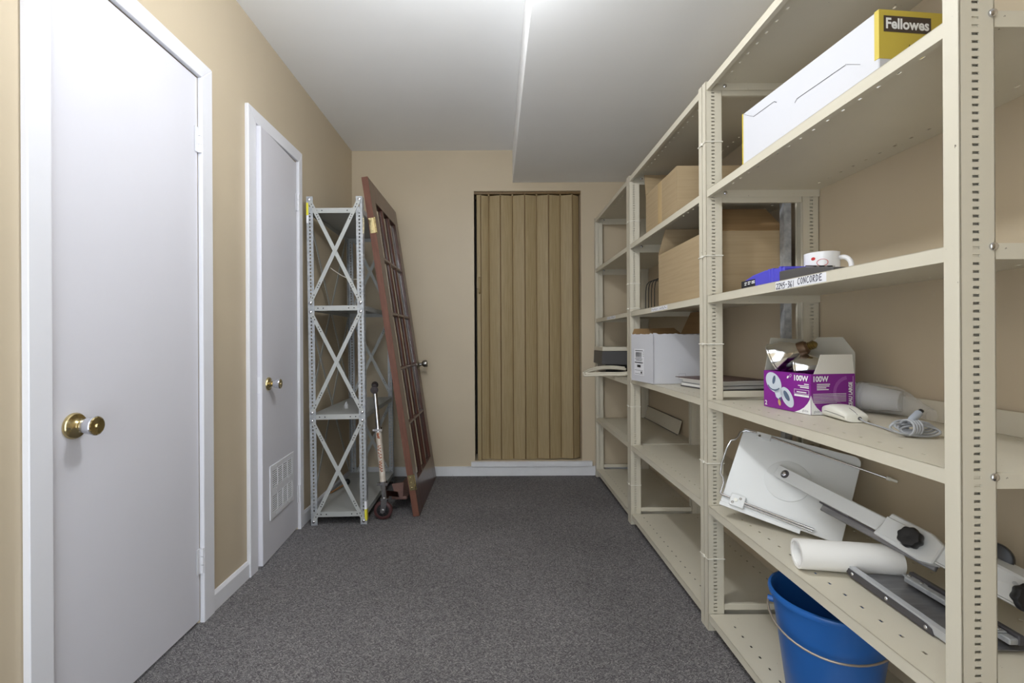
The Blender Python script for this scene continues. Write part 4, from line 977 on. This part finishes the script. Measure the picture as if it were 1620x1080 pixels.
b = MB(); b.beam((1.035,0.985,0.548),(1.10,0.80,0.500), 0.064, 0.045, (0,0,1)); obj('arm_body', b, M_panel, arm, True, bevel=0.004)
b = MB(); b.cyl((1.03,0.925,0.550),(0.998,0.876,0.548),0.004); obj('knob_shaft', b, M_chrome, arm, True, smooth=40)
b = MB(); b.lathe([(0.010,0),(0.024,0.002),(0.026,0.008),(0.026,0.018),(0.023,0.022),(0.001,0.021)], V((1.000,0.880,0.548)), V((-0.3,-0.95,0.1)), 48, lobes=8, lobe_amp=0.06); obj('knob', b, M_blackpl, arm, True, smooth=40)
b = MB(); b.tube([(1.02,1.010,0.535),(0.985,1.012,0.528),(0.980,1.012,0.500),(0.992,1.004,0.482),(1.02,1.0,0.480)], 0.003, 8, smooth=2); obj('wire_loop', b, M_panel, arm, True, smooth=50)

# sliding track plate
tk = thing('slide_track', 'grey sheet metal slide track with riveted dark rail at the shelf front', 'metal track', TRZ((0.862,0.875,Z5), -1.5))
b = MB(); b.slab([(0.006,0,0.006),(0.16,0,0.006),(0.16,0.27,0.012),(0.006,0.27,0.012)], 0.002, (0,0,1)); obj('plate', b, M_steel, tk)
b = MB(); b.slab([(0.001,0.0,0.020),(0.015,0.0,0.020),(0.013,0.280,0.030),(0.001,0.288,0.030)], 0.003, (0,0,1)); b.beam((0.003,0.0,0.011),(0.003,0.275,0.019), 0.016, 0.003, (0,0,1)); obj('edge_lip', b, mat('bright_steel', (196,198,202), 0.35, 0.35), tk)
b = MB(); pts = [(-0.001,0.045,0.002),(-0.001,0.268,0.006),(-0.001,0.284,0.014),(-0.001,0.280,0.024),(-0.001,0.262,0.023),(-0.001,0.062,0.017),(-0.001,0.050,0.013)]; b.slab(pts, 0.003, (-1,0,0)); rl = obj('rail_bar', b, M_rail, tk)
for y, z in ((0.062,0.0095),(0.160,0.0125),(0.262,0.0155)): obj('rivet', MB().lathe([(0.0042,0),(0.0034,0.0016),(0.001,0.0022)], (-0.001,y,z), (-1,0,0), 12), M_chrome, rl, smooth=50)
b = MB(); b.beam((0.108,0.0,0.020),(0.100,0.225,0.024), 0.018, 0.012, (1,0,0)); b2 = obj('inner_rail', b, M_galv, tk, bevel=0.002)
b = MB(); b.beam((0.122,0.0,0.022),(0.118,0.236,0.026), 0.012, 0.020, (1,0,0)); obj('rail_cover', b, M_rail, tk, bevel=0.002)
for y in (0.212, 0.045): 
    b = MB(); b.beam((0.104,y-0.028,0.028),(0.103,y+0.022,0.0295), 0.018, 0.003, (1,0,0)); o_ = obj('end_stop', b, M_galv, tk, bevel=0.001)
    for q in (-0.02, 0.012): obj('rivet', MB().lathe([(0.0042,0),(0.0034,0.0016),(0.001,0.0022)], (0.104,y+q,0.031), (0,0,1), 12), M_chrome, o_, smooth=50)

# paper roll
c = thing('paper_roll', 'white paper roll lying on the shelf above the blue bucket', 'paper roll', (0.776,1.205,Z5))
p0, p1 = V((0.774,1.202,Z5+0.037)), V((0.998,1.160,Z5+0.037)); L_ = (p1-p0).length
b = MB(); b.lathe([(0.0365,0),(0.0365,L_),(0.030,L_),(0.030,0.0)], p0, p1-p0, 40, closed=True); obj('sheet_wrap', b, M_paper, c, True, smooth=40)
b = MB(); b.lathe([(0.0298,0.004),(0.0298,L_-0.004),(0.0285,L_-0.004),(0.0285,0.004)], p0, p1-p0, 36, closed=True); obj('core', b, M_paper, c, True, smooth=40)

# =================================================================== BLUE BUCKET
c = thing('blue_bucket', 'blue plastic bucket with wire handle on the bottom shelf', 'bucket', (0.890,1.245,0.0612))
b = MB(); b.lathe([(0.001,0),(0.098,0),(0.100,0.004),(0.134,0.275),(0.142,0.277),(0.144,0.284),(0.142,0.291),(0.136,0.292),(0.132,0.287),(0.130,0.275),(0.097,0.008),(0.001,0.006)], (0,0,0), (0,0,1), 56); bk = obj('pail', b, M_blue, c, smooth=40)
dl = R(144.4); e_ = V((math.cos(dl), math.sin(dl), 0)); dwn = V((math.cos(dl+math.pi/2), math.sin(dl+math.pi/2), 0))
q = []
for i in range(25):
    a = math.pi*i/24; q.append(e_*(0.143*math.cos(a)) + dwn*(0.146*math.sin(a)) + V((0,0,0.238-0.042*math.sin(a))))
b = MB(); b.tube(q, 0.0028, 8); obj('bail_handle', b, mat('bail_wire', (176,162,146), 0.35, 0.6), c, smooth=60)
for s_ in (-1, 1):
    b = MB(); p = e_*(s_*0.134); p = e_*(s_*0.127); b.cyl(p + V((0,0,0.238)), p + e_*(s_*0.017) + V((0,0,0.238)), 0.009); obj('ear', b, M_blue, c, smooth=40)

# =================================================================== FAR BAY ITEMS
c = thing('grey_equipment_box', 'dark grey equipment case with cream top on the far bay', 'case', (0.73,3.18,0.8035))
b = MB(); b.box((0.752,3.20,0.8035),(1.06,3.44,0.868)); obj('base', b, M_blackpl, c, True)  # black block added to fill the dark shadow gap under the case
b = MB(); b.slab([(0.722,3.18,0.866),(1.08,3.18,0.856),(1.08,3.18,0.958),(0.726,3.18,0.958)], 0.27, (0,-1,0)); obj('housing', b, M_dkgrey, c, True, bevel=0.003)
b = MB(); b.box((0.726,3.175,0.958),(1.085,3.455,0.986)); obj('lid', b, M_strip, c, True, bevel=0.002)
c = thing('plastic_strips', 'bundle of bent cream plastic strips hanging over the far bay shelf edge', 'plastic strips', (0.78,2.95,0.803))
for k, (dz, dy) in enumerate(((0.0,0.0),(0.009,0.03))):
    b = MB(); b.tube([(0.845,2.86,0.862),(0.842,2.87,0.835+dz*0.4),(0.80,2.90+dy,0.815+dz),(0.70,2.96+dy,0.812+dz),(0.60,3.00+dy,0.806+dz),(0.565,3.02+dy,0.800+dz+0.003),(0.600,3.06+dy,0.822+dz),(0.68,3.10+dy,0.842+dz),(0.78,3.12+dy,0.846+dz),(0.86,3.08+dy,0.838+dz)], 0.0085 if k == 0 else 0.0075, 8, smooth=2); obj('strip', b, M_strip, c, True, smooth=60)
c = thing('divider_plate', 'loose beige metal plate propped along the wall on the far bay', 'metal plate', (1.13,2.85,0.4465))
b = MB(); b.slab([(1.116,2.86,0.4468),(1.116,3.50,0.4468),(1.141,3.50,0.535),(1.141,2.86,0.535)], 0.002, (-0.96,0,0.27)); obj('plate', b, M_beige, c, True)
b = MB(); b.slab([(1.110,2.86,0.4468),(1.110,3.50,0.4468),(1.116,3.50,0.4470),(1.116,2.86,0.4470)], -0.0015, (0,0,1)); b.slab([(1.1345,2.86,0.5352),(1.1345,3.50,0.5352),(1.141,3.50,0.5352),(1.141,2.86,0.5352)], -0.0015, (0,0,1)); obj('folded_lip', b, M_rail, c, True)

# =================================================================== CEILING LAMPS
def ceiling_lamp(x, y, label, r=0.06):
    c = thing('ceiling_lamp', label, 'ceiling lamp', (x, y, ZC), 'opal ceiling lamps')
    b = MB(); b.lathe([(0.075,0),(0.075,-0.012),(0.05,-0.02),(0.001,-0.02)], (x,y,ZC), (0,0,1), 32); obj('base', b, M_white, c, True, smooth=40)
    obj('stem', MB().cyl((x,y,ZC-0.015), (x,y,ZC-0.335), 0.009), M_white, c, True, smooth=40)
    b = MB(); n = 14; b.lathe([(r*math.sin(math.pi*i/n), -r*math.cos(math.pi*i/n)) for i in range(n+1)], (x,y,ZC-0.33-r), (0,0,1), 32); obj('globe', b, M_opal, c, True, smooth=60)
ceiling_lamp(-0.13, 1.25, 'opal globe lamp hanging on a short stem below the ceiling')
